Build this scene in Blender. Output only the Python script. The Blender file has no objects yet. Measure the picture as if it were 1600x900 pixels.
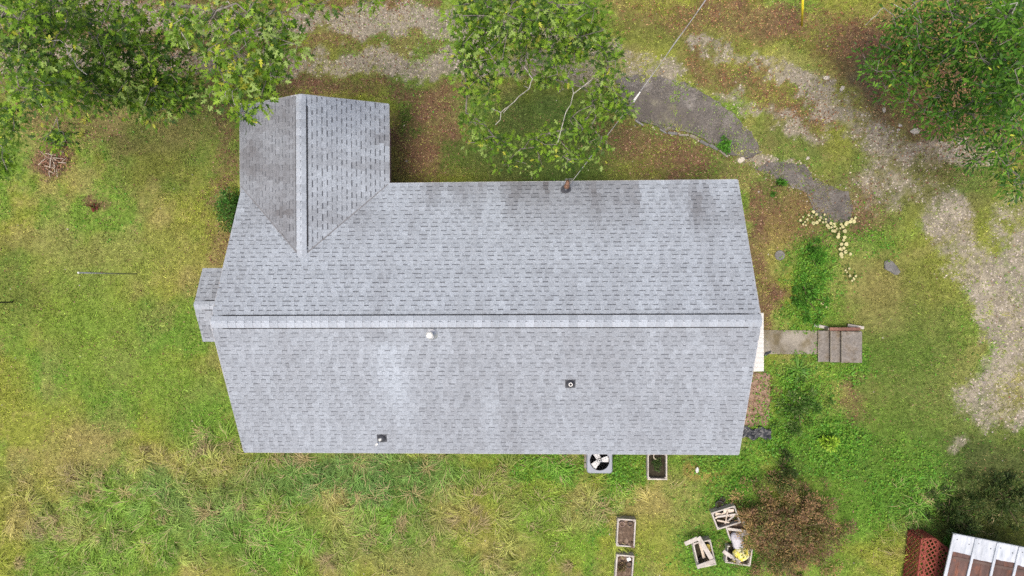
import bpy, math, random
import numpy as np

# ------------------------------------------------------------------ camera, world, sun, exposure
SC = bpy.context.scene
COL = SC.collection
CAM_H = 23.5
CAM_RX, CAM_RY = -0.0023, 0.0388
FPX = 1066.67                       # 24 mm on a 36 mm wide sensor, in 1600-wide photo pixels
cam_d = bpy.data.cameras.new('camera')
cam_d.lens = 24.0
cam_d.sensor_width = 36.0
cam_d.clip_start = 0.1
cam_d.clip_end = 2000
cam = bpy.data.objects.new('camera', cam_d)
cam.location = (0, 0, CAM_H)
cam.rotation_euler = (CAM_RX, CAM_RY, 0)
COL.objects.link(cam)
SC.camera = cam

SUN_EL, SUN_AZ = math.radians(77), math.radians(215)      # azimuth clockwise from +Y
world = bpy.data.worlds.new('World')
SC.world = world
world.use_nodes = True
wn = world.node_tree.nodes
sky = wn.new('ShaderNodeTexSky')
sky.sky_type = 'NISHITA'
sky.sun_disc = False
sky.sun_elevation = SUN_EL
sky.sun_rotation = SUN_AZ
sky.dust_density = 6.0
sky.ozone_density = 0.6
wn['Background'].inputs['Strength'].default_value = 0.12
world.node_tree.links.new(sky.outputs[0], wn['Background'].inputs['Color'])
sun_d = bpy.data.lights.new('sun', 'SUN')
sun_d.energy = 1.5
sun_d.angle = math.radians(20)
sun_d.color = (1.0, 0.95, 0.87)
sun = bpy.data.objects.new('sun', sun_d)
COL.objects.link(sun)
from mathutils import Vector, Matrix
sun_dir = Vector((math.sin(SUN_AZ) * math.cos(SUN_EL), math.cos(SUN_AZ) * math.cos(SUN_EL), math.sin(SUN_EL)))
sun.rotation_euler = sun_dir.to_track_quat('Z', 'Y').to_euler()
sun.location = sun_dir * 60
SC.view_settings.view_transform = 'Standard'
SC.view_settings.look = 'None'
SC.view_settings.gamma = 1.0
SC.view_settings.use_curve_mapping = False
SC.view_settings.exposure = 0.84
SC.cycles.use_denoising = False
SC.cycles.max_bounces = 5
SC.cycles.transparent_max_bounces = 4

random.seed(7)
rng = np.random.default_rng(11)

# ------------------------------------------------------------------ numpy noise
_T = np.random.default_rng(5).random((256, 256))
def vnoise(x, y, s=0):
    x = np.asarray(x, float) + s * 17.31; y = np.asarray(y, float) + s * 9.77
    xi = np.floor(x).astype(int); yi = np.floor(y).astype(int)
    fx = x - xi; fy = y - yi
    fx = fx * fx * (3 - 2 * fx); fy = fy * fy * (3 - 2 * fy)
    a = _T[xi & 255, yi & 255]; b = _T[(xi + 1) & 255, yi & 255]
    c = _T[xi & 255, (yi + 1) & 255]; d = _T[(xi + 1) & 255, (yi + 1) & 255]
    return (a * (1 - fx) + b * fx) * (1 - fy) + (c * (1 - fx) + d * fx) * fy
def fbm(x, y, s=0, o=4):
    t = 0; a = 0.5; n = 0
    for i in range(o):
        t = t + a * vnoise(np.asarray(x) * 2 ** i, np.asarray(y) * 2 ** i, s + i * 3); n += a; a *= 0.5
    return t / n
def sstep(a, b, x):
    t = np.clip((x - a) / (b - a), 0, 1)
    return t * t * (3 - 2 * t)

# ------------------------------------------------------------------ photo pixel <-> world
def rotm(rx, ry):
    cx, sx, cy, sy = math.cos(rx), math.sin(rx), math.cos(ry), math.sin(ry)
    return np.array([[cy, 0, sy], [0, 1, 0], [-sy, 0, cy]]) @ np.array([[1, 0, 0], [0, cx, -sx], [0, sx, cx]])
RM = rotm(CAM_RX, CAM_RY)
def at(px, py, z=0.0):
    d = RM @ np.array([(px - 800) / FPX, -(py - 450) / FPX, -1.0])
    t = (z - CAM_H) / d[2]
    return np.array([d[0] * t, d[1] * t, z])
def pix(P):
    q = (np.asarray(P, float) - np.array([0, 0, CAM_H])) @ RM
    return 800 + FPX * q[..., 0] / -q[..., 2], 450 - FPX * q[..., 1] / -q[..., 2]
def ground_z(x, y):
    x = np.asarray(x, float); y = np.asarray(y, float)
    z = 0.5 * sstep(9.2, 13.5, x)
    z = z + 0.22 * sstep(5.2, 7.4, y) * sstep(1.0, 5.0, x) * (1 - 0.5 * sstep(9.2, 13.5, x))
    far = sstep(20, 60, np.hypot(x, y))
    w = sstep(0.0, 1.5, np.maximum(np.abs(x + 1.6) - 8.6, np.abs(y) - 6.0))
    return z + 0.07 * w * (fbm(x * 0.35, y * 0.35, 3, 3) - 0.5) * 2 * (1 - far)
def atg(px, py):
    z = 0.0
    for _ in range(4):
        p = at(px, py, z); z = float(ground_z(p[0], p[1]))
    return at(px, py, z)

# ------------------------------------------------------------------ materials
def new_mat(name):
    m = bpy.data.materials.new(name); m.use_nodes = True
    nt = m.node_tree
    return m, nt, nt.nodes['Principled BSDF']
def nd(nt, t, **kw):
    n = nt.nodes.new(t)
    for k, v in kw.items():
        if k in n.inputs: n.inputs[k].default_value = v
        else: setattr(n, k, v)
    return n
def mat(name, color, rough=0.7, var=0.25, scale=6.0, metal=0.0, attr=None, bump=0.0, bscale=None, fine=0.0, spec=0.3,
        second=None, sec_scale=2.0, sec_lo=0.5, sec_hi=0.65, obj_rand=0.0, trans=0.0, stretch=None):
    """procedural: base colour (or attribute) varied by two noises, an optional second colour in patches, bump"""
    m, nt, b = new_mat(name)
    L = nt.links.new
    tc = nd(nt, 'ShaderNodeTexCoord')
    vec = tc.outputs['Object']
    if stretch:
        mp = nd(nt, 'ShaderNodeMapping'); mp.inputs['Scale'].default_value = stretch
        L(vec, mp.inputs['Vector']); vec = mp.outputs[0]
    n1 = nd(nt, 'ShaderNodeTexNoise', Scale=scale, Detail=5.0, Roughness=0.6); L(vec, n1.inputs['Vector'])
    if attr:
        a = nd(nt, 'ShaderNodeAttribute', attribute_name=attr); src = a.outputs['Color']
    else:
        c = nd(nt, 'ShaderNodeRGB'); c.outputs[0].default_value = (*color, 1); src = c.outputs[0]
    if second:
        n2 = nd(nt, 'ShaderNodeTexNoise', Scale=sec_scale, Detail=6.0, Roughness=0.65); L(vec, n2.inputs['Vector'])
        mr = nd(nt, 'ShaderNodeMapRange'); mr.inputs['From Min'].default_value = sec_lo; mr.inputs['From Max'].default_value = sec_hi
        L(n2.outputs['Fac'], mr.inputs['Value'])
        mx = nd(nt, 'ShaderNodeMix', data_type='RGBA'); L(mr.outputs[0], mx.inputs['Factor'])
        L(src, mx.inputs[6]); mx.inputs[7].default_value = (*second, 1); src = mx.outputs[2]
    mul = nd(nt, 'ShaderNodeMapRange'); mul.inputs['From Min'].default_value = 0.3; mul.inputs['From Max'].default_value = 0.7
    mul.inputs['To Min'].default_value = 1 - var; mul.inputs['To Max'].default_value = 1 + var; mul.clamp = True
    L(n1.outputs['Fac'], mul.inputs['Value'])
    val = mul.outputs[0]
    if fine:
        n3 = nd(nt, 'ShaderNodeTexNoise', Scale=scale * 9, Detail=3.0); L(vec, n3.inputs['Vector'])
        m3 = nd(nt, 'ShaderNodeMapRange'); m3.inputs['From Min'].default_value = 0.3; m3.inputs['From Max'].default_value = 0.7
        m3.inputs['To Min'].default_value = 1 - fine; m3.inputs['To Max'].default_value = 1 + fine
        L(n3.outputs['Fac'], m3.inputs['Value'])
        mm = nd(nt, 'ShaderNodeMath', operation='MULTIPLY'); L(val, mm.inputs[0]); L(m3.outputs[0], mm.inputs[1]); val = mm.outputs[0]
    if obj_rand:
        oi = nd(nt, 'ShaderNodeObjectInfo')
        m4 = nd(nt, 'ShaderNodeMapRange'); m4.inputs['To Min'].default_value = 1 - obj_rand; m4.inputs['To Max'].default_value = 1 + obj_rand
        L(oi.outputs['Random'], m4.inputs['Value'])
        mm = nd(nt, 'ShaderNodeMath', operation='MULTIPLY'); L(val, mm.inputs[0]); L(m4.outputs[0], mm.inputs[1]); val = mm.outputs[0]
    vm = nd(nt, 'ShaderNodeVectorMath', operation='SCALE'); L(src, vm.inputs[0]); L(val, vm.inputs['Scale'])
    L(vm.outputs[0], b.inputs['Base Color'])
    b.inputs['Roughness'].default_value = rough
    b.inputs['Metallic'].default_value = metal
    b.inputs['Specular IOR Level'].default_value = spec
    if bump:
        nb = nd(nt, 'ShaderNodeTexNoise', Scale=bscale or scale * 4, Detail=4.0); L(vec, nb.inputs['Vector'])
        bp = nd(nt, 'ShaderNodeBump', Strength=bump, Distance=0.02); L(nb.outputs['Fac'], bp.inputs['Height'])
        L(bp.outputs[0], b.inputs['Normal'])
    if trans:
        tr = nd(nt, 'ShaderNodeBsdfTranslucent'); L(vm.outputs[0], tr.inputs['Color'])
        mx = nd(nt, 'ShaderNodeMixShader'); mx.inputs[0].default_value = trans
        L(b.outputs[0], mx.inputs[1]); L(tr.outputs[0], mx.inputs[2])
        L(mx.outputs[0], nt.nodes['Material Output'].inputs['Surface'])
    return m

M = {}
M['ground'] = mat('ground_soil', (0.1, 0.1, 0.05), 0.95, 0.35, 7.0, attr='Col', bump=0.8, bscale=26, fine=0.45, spec=0.1)
M['grass'] = mat('grass_blade', (0.1, 0.15, 0.04), 0.6, 0.06, 3.0, attr='Col', spec=0.25, trans=0.25)
M['leaf'] = mat('tree_leaf', (0.06, 0.12, 0.03), 0.42, 0.08, 4.0, attr='Col', spec=0.12, trans=0.36)
M['litter'] = mat('dead_leaf', (0.2, 0.1, 0.05), 0.8, 0.08, 4.0, attr='Col', spec=0.2)
M['stone'] = mat('gravel_chip', (0.3, 0.28, 0.26), 0.9, 0.1, 9.0, attr='Col', spec=0.2)
M['bark'] = mat('grey_bark', (0.17, 0.155, 0.135), 0.9, 0.35, 9.0, bump=0.5, fine=0.2, second=(0.16, 0.13, 0.10), sec_scale=5, spec=0.1)
M['palebark'] = mat('pale_grey_bark', (0.36, 0.345, 0.31), 0.9, 0.25, 9.0, bump=0.4, fine=0.15, second=(0.18, 0.16, 0.13), sec_scale=6, spec=0.1)
M['stem'] = mat('brown_stem', (0.13, 0.09, 0.06), 0.9, 0.3, 12.0, spec=0.1)
M['shingle'] = mat('roof_shingle', (0.3, 0.3, 0.33), 0.9, 0.07, 3.0, attr='Col', fine=0.22, bump=0.15, bscale=90, spec=0.2)
M['cap'] = mat('ridge_shingle', (0.285, 0.312, 0.348), 0.9, 0.08, 3.0, fine=0.15, obj_rand=0.14, spec=0.2, second=(0.24, 0.24, 0.26), sec_scale=2.5, sec_lo=0.55, sec_hi=0.75)
M['vent'] = mat('black_vent_plastic', (0.025, 0.025, 0.028), 0.7, 0.2, 6.0)
M['deck'] = mat('roof_underlay', (0.16, 0.16, 0.17), 0.95, 0.15, 4.0)
M['trim'] = mat('white_trim_paint', (0.66, 0.66, 0.64), 0.6, 0.08, 4.0, second=(0.45, 0.43, 0.39), sec_scale=3, sec_lo=0.6, sec_hi=0.8)
M['drip'] = mat('pale_metal_edge', (0.34, 0.345, 0.36), 0.6, 0.12, 3.0, second=(0.22, 0.21, 0.2), sec_scale=2.5)
M['awning'] = mat('chalky_white_sheet', (0.55, 0.54, 0.51), 0.6, 0.08, 3.0, second=(0.38, 0.34, 0.27), sec_scale=3.0, sec_lo=0.55, sec_hi=0.75, stretch=(1, 6, 1))
M['glass'] = mat('window_glass', (0.03, 0.035, 0.04), 0.08, 0.05, 1.0, spec=0.8)
M['asphalt'] = mat('old_asphalt', (0.108, 0.098, 0.088), 0.95, 0.25, 2.5, fine=0.35, bump=0.5, bscale=60, second=(0.19, 0.175, 0.16), sec_scale=1.1, sec_lo=0.52, sec_hi=0.72, spec=0.15)
M['concrete'] = mat('weathered_concrete', (0.22, 0.20, 0.165), 0.92, 0.2, 2.5, fine=0.2, bump=0.3, bscale=30, second=(0.12, 0.10, 0.06), sec_scale=1.4, sec_lo=0.45, sec_hi=0.65, spec=0.15)
M['step'] = mat('grey_step_concrete', (0.185, 0.168, 0.15), 0.92, 0.25, 2.5, fine=0.25, bump=0.3, bscale=30, second=(0.11, 0.085, 0.055), sec_scale=2.2, sec_lo=0.45, sec_hi=0.68, spec=0.15)
M['brick'] = mat('red_brick', (0.17, 0.085, 0.063), 0.9, 0.25, 6.0, fine=0.2, obj_rand=0.2, bump=0.3)
M['wood'] = mat('weathered_wood', (0.39, 0.36, 0.325), 0.85, 0.2, 4.0, fine=0.2, second=(0.24, 0.20, 0.17), sec_scale=3, sec_lo=0.5, sec_hi=0.75, obj_rand=0.12, spec=0.15)
M['palewood'] = mat('pale_bare_wood', (0.50, 0.43, 0.35), 0.85, 0.2, 4.0, fine=0.2, second=(0.30, 0.24, 0.18), sec_scale=4, obj_rand=0.15, spec=0.15)
M['soil'] = mat('dry_soil', (0.10, 0.07, 0.05), 0.95, 0.4, 9.0, fine=0.3, bump=0.8, bscale=25, second=(0.20, 0.15, 0.11), sec_scale=6, spec=0.1)
M['darksoil'] = mat('dark_soil', (0.035, 0.03, 0.02), 0.95, 0.4, 9.0, fine=0.3, bump=0.8, bscale=25, spec=0.1)
M['acgrey'] = mat('grey_painted_steel', (0.19, 0.21, 0.25), 0.5, 0.08, 4.0, spec=0.4)
M['acblack'] = mat('condenser_dark_inside', (0.012, 0.013, 0.015), 0.8, 0.2, 6.0)
M['blade'] = mat('white_fan_blade', (0.58, 0.58, 0.58), 0.45, 0.08, 4.0, second=(0.45, 0.42, 0.38), sec_scale=5, sec_lo=0.6, sec_hi=0.8)
M['steel'] = mat('galvanised_steel', (0.42, 0.43, 0.44), 0.45, 0.12, 6.0, metal=0.6, spec=0.5)
M['whitepvc'] = mat('white_plastic', (0.6, 0.59, 0.56), 0.45, 0.06, 5.0)
M['rubber'] = mat('dark_grey_rubber', (0.055, 0.057, 0.066), 0.75, 0.15, 6.0)
M['brownpaint'] = mat('rusty_brown_metal', (0.16, 0.09, 0.06), 0.7, 0.3, 9.0, fine=0.2)
M['blackpot'] = mat('black_plastic', (0.018, 0.018, 0.02), 0.5, 0.2, 5.0)
M['claypot'] = mat('dusty_clay', (0.27, 0.19, 0.16), 0.85, 0.2, 6.0, fine=0.2)
M['yellowbag'] = mat('yellow_bag_plastic', (0.62, 0.55, 0.08), 0.4, 0.1, 6.0, second=(0.66, 0.64, 0.42), sec_scale=6, sec_lo=0.45, sec_hi=0.6)
M['sack'] = mat('grey_white_sack', (0.42, 0.41, 0.44), 0.7, 0.15, 5.0, second=(0.25, 0.24, 0.28), sec_scale=4)
M['yellow'] = mat('yellow_plastic', (0.72, 0.58, 0.03), 0.5, 0.08, 5.0)
M['rope'] = mat('yellow_hose', (0.42, 0.33, 0.06), 0.6, 0.15, 8.0)
M['cable'] = mat('service_cable', (0.26, 0.255, 0.25), 0.6, 0.15, 3.0)
M['rust'] = mat('rusty_roof_sheet', (0.085, 0.05, 0.042), 0.75, 0.3, 2.0, fine=0.2, second=(0.20, 0.075, 0.04), sec_scale=1.6, sec_lo=0.5, sec_hi=0.75, obj_rand=0.25, stretch=(3, 1, 1))
M['whitemetal'] = mat('white_roof_sheet', (0.40, 0.425, 0.46), 0.5, 0.15, 2.0, second=(0.28, 0.31, 0.345), sec_scale=2.2, sec_lo=0.48, sec_hi=0.7, obj_rand=0.05, stretch=(4, 1, 1))
M['lattice'] = mat('red_brown_lattice_paint', (0.20, 0.046, 0.032), 0.75, 0.25, 5.0, fine=0.2, second=(0.31, 0.10, 0.06), sec_scale=3, sec_lo=0.58, sec_hi=0.75, obj_rand=0.15)
M['shedwall'] = mat('dark_shed_boards', (0.09, 0.06, 0.05), 0.85, 0.25, 4.0)
M['mushroom'] = mat('cream_leaf', (0.37, 0.345, 0.17), 0.7, 0.12, 20.0, second=(0.55, 0.42, 0.22), sec_scale=18, sec_lo=0.55, sec_hi=0.8, obj_rand=0.12)
M['rock'] = mat('pale_rock', (0.40, 0.36, 0.30), 0.9, 0.25, 7.0, fine=0.2, bump=0.5, obj_rand=0.2)
M['greyrock'] = mat('grey_rock', (0.15, 0.147, 0.14), 0.9, 0.25, 7.0, fine=0.2, bump=0.5, obj_rand=0.2)
M['blacksheet'] = mat('black_plastic_sheet', (0.022, 0.024, 0.028), 0.45, 0.2, 5.0, spec=0.5)

def brick_wall_mat():
    m, nt, b = new_mat('brick_wall'); L = nt.links.new
    tc = nd(nt, 'ShaderNodeTexCoord'); br = nd(nt, 'ShaderNodeTexBrick', Scale=1.0)
    mp = nd(nt, 'ShaderNodeMapping'); mp.inputs['Rotation'].default_value = (math.pi / 2, 0, 0)
    sx = nd(nt, 'ShaderNodeSeparateXYZ'); cx = nd(nt, 'ShaderNodeCombineXYZ'); ad = nd(nt, 'ShaderNodeMath', operation='ADD')
    L(tc.outputs['Object'], sx.inputs[0]); L(sx.outputs[0], ad.inputs[0]); L(sx.outputs[1], ad.inputs[1])
    L(ad.outputs[0], cx.inputs[0]); L(sx.outputs[2], cx.inputs[1]); L(cx.outputs[0], br.inputs['Vector'])
    br.inputs['Brick Width'].default_value = 0.2; br.inputs['Row Height'].default_value = 0.07; br.inputs['Mortar Size'].default_value = 0.008
    br.inputs['Color1'].default_value = (0.30, 0.10, 0.07, 1); br.inputs['Color2'].default_value = (0.20, 0.075, 0.055, 1); br.inputs['Mortar'].default_value = (0.35, 0.32, 0.29, 1)
    L(br.outputs['Color'], b.inputs['Base Color']); b.inputs['Roughness'].default_value = 0.9
    return m
M['brickwall'] = brick_wall_mat()

# ------------------------------------------------------------------ mesh helpers
def tag(o, label=None, cat=None, group=None, kind=None):
    if label: o['label'] = label
    if cat: o['category'] = cat
    if group: o['group'] = group
    if kind: o['kind'] = kind
    return o
def link(o, parent=None):
    COL.objects.link(o)
    if parent is not None: o.parent = parent
    return o
def empty(name, loc=(0, 0, 0), rz=0.0, parent=None):
    o = bpy.data.objects.new(name, None); o.location = tuple(map(float, loc)); o.rotation_euler = (0, 0, rz); o.empty_display_size = 0.2
    return link(o, parent)
def np_obj(name, V, F, m, col=None, parent=None, smooth=False, face_col=None):
    """V (n,3), F (m,k) one polygon size"""
    V = np.ascontiguousarray(V, np.float32); F = np.ascontiguousarray(F, np.int32)
    me = bpy.data.meshes.new(name)
    nf, k = F.shape
    me.vertices.add(len(V)); me.vertices.foreach_set('co', V.ravel())
    me.loops.add(nf * k); me.loops.foreach_set('vertex_index', F.ravel())
    me.polygons.add(nf); me.polygons.foreach_set('loop_start', np.arange(nf, dtype=np.int32) * k)
    if smooth: me.polygons.foreach_set('use_smooth', np.ones(nf, bool))
    me.update(calc_edges=True)
    if col is not None:
        a = me.color_attributes.new('Col', 'FLOAT_COLOR', 'POINT')
        c = np.ones((len(V), 4), np.float32); c[:, :3] = col; a.data.foreach_set('color', c.ravel())
    if face_col is not None:
        a = me.color_attributes.new('Col', 'FLOAT_COLOR', 'CORNER')
        c = np.ones((nf, k, 4), np.float32); c[:, :, :3] = np.asarray(face_col)[:, None, :]; a.data.foreach_set('color', c.ravel())
    me.materials.append(m)
    return link(bpy.data.objects.new(name, me), parent)

class MB:
    def __init__(s): s.v = []; s.f = []
    def add(s, verts, faces):
        o = len(s.v); s.v += [tuple(map(float, v)) for v in verts]; s.f += [tuple(i + o for i in f) for f in faces]; return s
    def box(s, c, d, rz=0.0, m=None, taper=1.0):
        hx, hy, hz = d[0] / 2, d[1] / 2, d[2] / 2
        pts = []
        for z in (-1, 1):
            t = 1.0 if z < 0 else taper
            for x, y in ((-1, -1), (1, -1), (1, 1), (-1, 1)):
                p = Vector((x * hx * t, y * hy * t, z * hz))
                if m is not None: p = m @ p
                elif rz: p = Matrix.Rotation(rz, 3, 'Z') @ p
                pts.append((p.x + c[0], p.y + c[1], p.z + c[2]))
        return s.add(pts, [(3, 2, 1, 0), (4, 5, 6, 7), (0, 1, 5, 4), (1, 2, 6, 5), (2, 3, 7, 6), (3, 0, 4, 7)])
    def bar(s, a, b, w, t, up=(0, 0, 1)):
        """rectangular bar from a to b, w across, t along up"""
        a = Vector(tuple(map(float, a))); b = Vector(tuple(map(float, b))); d = (b - a).normalized(); up = Vector(up)
        x = d.cross(up)
        if x.length < 1e-4: x = d.cross(Vector((0, 1, 0)))
        x.normalize(); u = x.cross(d).normalized()
        pts = []
        for p in (a, b):
            for i, j in ((-1, -1), (1, -1), (1, 1), (-1, 1)): pts.append(p + x * (i * w / 2) + u * (j * t / 2))
        return s.add(pts, [(0, 1, 2, 3), (7, 6, 5, 4), (4, 5, 1, 0), (5, 6, 2, 1), (6, 7, 3, 2), (7, 4, 0, 3)])
    def tube(s, path, radii, n=8, cap=True):
        path = [Vector(tuple(map(float, p))) for p in path]
        if not hasattr(radii, '__len__'): radii = [radii] * len(path)
        o = len(s.v); ref = Vector((0.31, 0.17, 0.93))
        for i, p in enumerate(path):
            d = (path[min(i + 1, len(path) - 1)] - path[max(i - 1, 0)]).normalized()
            r0 = ref if abs(d.dot(ref)) < 0.95 else Vector((1, 0, 0))
            x = d.cross(r0).normalized(); y = d.cross(x)
            for k in range(n):
                a = 2 * math.pi * k / n
                q = p + (x * math.cos(a) + y * math.sin(a)) * radii[i]; s.v.append((q.x, q.y, q.z))
        for i in range(len(path) - 1):
            for k in range(n):
                a = o + i * n + k; b = o + i * n + (k + 1) % n
                s.f.append((a, b, b + n, a + n))
        if cap:
            s.f.append(tuple(o + k for k in range(n))[::-1]); s.f.append(tuple(o + (len(path) - 1) * n + k for k in range(n)))
        return s
    def lathe(s, c, prof, n=20, closed=False):
        """prof: (r,z) list"""
        o = len(s.v)
        for r, z in prof:
            for k in range(n):
                a = 2 * math.pi * k / n; s.v.append((c[0] + r * math.cos(a), c[1] + r * math.sin(a), c[2] + z))
        for i in range(len(prof) - 1):
            for k in range(n):
                a = o + i * n + k; b = o + i * n + (k + 1) % n
                s.f.append((a, b, b + n, a + n))
        if prof[-1][0] > 1e-4: s.f.append(tuple(o + (len(prof) - 1) * n + k for k in range(n)))
        if prof[0][0] > 1e-4: s.f.append(tuple(o + k for k in range(n))[::-1])
        return s
    def prism(s, poly, z0, z1):
        n = len(poly); o = len(s.v)
        s.v += [(p[0], p[1], z0 if len(p) < 3 else p[2] + z0) for p in poly] + [(p[0], p[1], z1 if len(p) < 3 else p[2] + z1) for p in poly]
        s.f.append(tuple(o + k for k in range(n))[::-1]); s.f.append(tuple(o + n + k for k in range(n)))
        for k in range(n): s.f.append((o + k, o + (k + 1) % n, o + n + (k + 1) % n, o + n + k))
        return s
    def build(s, name, m, parent=None, smooth=False, bevel=0.0, loc=None):
        me = bpy.data.meshes.new(name); me.from_pydata(s.v, [], s.f); me.materials.append(m)
        if smooth:
            for p in me.polygons: p.use_smooth = True
        me.update()
        o = link(bpy.data.objects.new(name, me), parent)
        if loc is not None: o.location = loc
        if bevel:
            b = o.modifiers.new('bevel', 'BEVEL'); b.width = bevel; b.segments = 2; b.limit_method = 'ANGLE'
        return o

# ------------------------------------------------------------------ ground cover map (in the yard's own plan)
def blob(x, y, cx, cy, rx, ry, rot=0.0, soft=0.6):
    c, s = math.cos(math.radians(rot)), math.sin(math.radians(rot))
    u = ((x - cx) * c + (y - cy) * s) / rx; v = (-(x - cx) * s + (y - cy) * c) / ry
    return 1 - sstep(1 - soft, 1 + soft, np.hypot(u, v))
def track(x, y, pts, w, soft=0.6):
    d = np.full(np.shape(x), 1e9)
    for (ax, ay), (bx, by) in zip(pts[:-1], pts[1:]):
        dx, dy = bx - ax, by - ay
        t = np.clip(((x - ax) * dx + (y - ay) * dy) / (dx * dx + dy * dy), 0, 1)
        d = np.minimum(d, np.hypot(x - ax - t * dx, y - ay - t * dy))
    return 1 - sstep(w * (1 - soft), w * (1 + soft), d)

def cover(P):
    """ground cover weights and colours for world points (n,3)"""
    px, py = pix(P)
    X, Y = P[:, 0], P[:, 1]
    wx = (fbm(X * 0.9, Y * 0.9, 21, 4) - 0.5) * 60; wy = (fbm(X * 0.9, Y * 0.9, 22, 4) - 0.5) * 44
    fx = (fbm(X * 4, Y * 4, 23, 3) - 0.5) * 30; fy = (fbm(X * 4, Y * 4, 24, 3) - 0.5) * 30
    x, y = px + wx + fx, py + wy + fy
    n1 = fbm(X * 0.55, Y * 0.55, 1, 4); n2 = fbm(X * 1.8, Y * 1.8, 2, 4); n3 = fbm(X * 5.0, Y * 5.0, 6, 3)
    mx = np.maximum
    # gravel
    g = track(x, y, [(-200, 25), (190, 25), (450, 35), (690, 36), (800, 45), (960, 78)], 21, 0.5)
    g = mx(g, track(x, y, [(-200, 95), (270, 98), (450, 103), (710, 99), (820, 105), (930, 110)], 19, 0.5))
    g = mx(g, track(x, y, [(900, 120), (960, 112), (1040, 118)], 17, 0.5))
    g = mx(g, 0.75 * track(x, y, [(930, 70), (1000, 100)], 16))
    g = mx(g, track(x, y, [(1075, 64), (1130, 76), (1190, 105), (1255, 128), (1300, 165)], 10, 0.55))
    g = mx(g, 0.62 * track(x, y, [(1115, 148), (1160, 165), (1220, 180), (1300, 220)], 8, 0.7))
    g = mx(g, 0.8 * track(x, y, [(1300, 150), (1350, 205), (1410, 235)], 30, 0.8))
    g = mx(g, 0.42 * blob(x, y, 1400, 270, 80, 60))
    g = mx(g, 0.5 * track(x, y, [(1440, 225), (1540, 245)], 20))
    g = mx(g, 0.5 * track(x, y, [(1430, 290), (1490, 330)], 26))
    g = mx(g, 0.9 * track(x, y, [(1480, 340), (1520, 410), (1565, 480), (1590, 560), (1640, 640)], 32, 0.8))
    g = mx(g, 0.7 * blob(x, y, 1575, 620, 60, 50))
    g = mx(g, 0.85 * track(x, y, [(1580, 350), (1610, 430), (1640, 600)], 40, 0.9))
    g = mx(g, 0.9 * track(x, y, [(1168, 236), (1190, 256), (1220, 262)], 12))
    g = mx(g, 0.5 * blob(x, y, 1505, 692, 18, 11))
    g = mx(g, 0.55 * blob(x, y, 1255, 195, 36, 18, 30))
    n4 = fbm(X * 13, Y * 13, 61, 2)
    g = np.clip(g * (0.30 + 1.1 * n2) * (0.6 + 0.8 * n3) * (0.45 + 1.15 * n4) * (0.6 + 0.8 * sstep(0.36, 0.6, n1)) * 0.97, 0, 1)
    # dead leaves
    l = 0.95 * blob(x, y, 665, 215, 62, 68, 0, 0.35)
    l = mx(l, 0.8 * track(x, y, [(430, 140), (560, 143), (720, 150)], 16))
    l = mx(l, 0.6 * track(x, y, [(355, 170), (350, 300), (345, 400)], 18))
    l = mx(l, 0.8 * blob(x, y, 1045, 235, 110, 42, 12))
    l = mx(l, 0.95 * blob(x, y, 1180, 28, 200, 34, 3))
    l = mx(l, 0.9 * blob(x, y, 1330, 60, 60, 50, 20))
    l = mx(l, 0.85 * track(x, y, [(1080, 95), (1160, 130), (1240, 165), (1290, 185)], 26))
    l = mx(l, 0.9 * blob(x, y, 1500, 120, 170, 130, 0))
    l = mx(l, 0.75 * blob(x, y, 1340, 330, 60, 50, 0)) * 1.0
    l = mx(l, 0.85 * track(x, y, [(1172, 300), (1185, 400), (1205, 500)], 17))
    l = mx(l, 0.6 * blob(x, y, 1250, 330, 90, 50, 20))
    l = mx(l, 0.95 * blob(x, y, 1183, 628, 17, 42, 0, 0.25))
    l = mx(l, 0.75 * blob(x, y, 1335, 628, 20, 34))
    l = mx(l, 0.95 * blob(x, y, 85, 250, 32, 30, 0, 0.3))
    l = mx(l, 0.7 * blob(x, y, 150, 322, 14, 10))
    l = mx(l, 0.7 * blob(x, y, 200, 60, 330, 100))
    l = mx(l, 0.55 * blob(x, y, 110, 190, 90, 40))
    l = mx(l, 0.75 * track(x, y, [(470, 5), (600, 10), (680, 4)], 16))
    l = mx(l, 0.55 * track(x, y, [(470, 68), (590, 68), (690, 70)], 12))
    l = l * (1 - 0.7 * blob(x, y, 708, 245, 30, 26)) * (1 - 0.8 * blob(x, y, 628, 190, 12, 30))
    l = np.clip(l * (0.35 + 1.1 * n2) * (0.7 + 0.6 * n3), 0, 1)
    # lush weeds
    w = blob(x, y, 1265, 445, 34, 75, 5)
    w = mx(w, blob(x, y, 1245, 610, 48, 60))
    w = mx(w, blob(x, y, 1215, 690, 50, 42))
    w = mx(w, 0.9 * blob(x, y, 1300, 700, 60, 42))
    w = mx(w, 0.9 * blob(x, y, 1120, 720, 60, 18))
    w = mx(w, 0.9 * blob(x, y, 970, 735, 40, 30))
    w = mx(w, 0.8 * blob(x, y, 850, 728, 60, 22))
    w = mx(w, 0.8 * blob(x, y, 1145, 770, 50, 34))
    w = mx(w, 0.7 * blob(x, y, 1330, 575, 30, 30))
    w = mx(w, 0.7 * blob(x, y, 940, 790, 26, 60, 20))
    w = mx(w, 0.7 * blob(x, y, 1120, 870, 60, 40))
    w = mx(w, 0.6 * blob(x, y, 1420, 760, 70, 60))
    w = mx(w, 0.5 * blob(x, y, 1370, 385, 50, 24))
    w = np.clip(w * (0.5 + 0.9 * n2), 0, 1)
    # long combed grass
    t = blob(x, y, 440, 790, 260, 90)
    t = mx(t, blob(x, y, 560, 745, 220, 48))
    t = mx(t, 0.8 * blob(x, y, 780, 790, 190, 85))
    t = mx(t, 0.8 * blob(x, y, 150, 830, 180, 80))
    t = mx(t, 0.6 * blob(x, y, 1460, 820, 80, 70))
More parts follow.
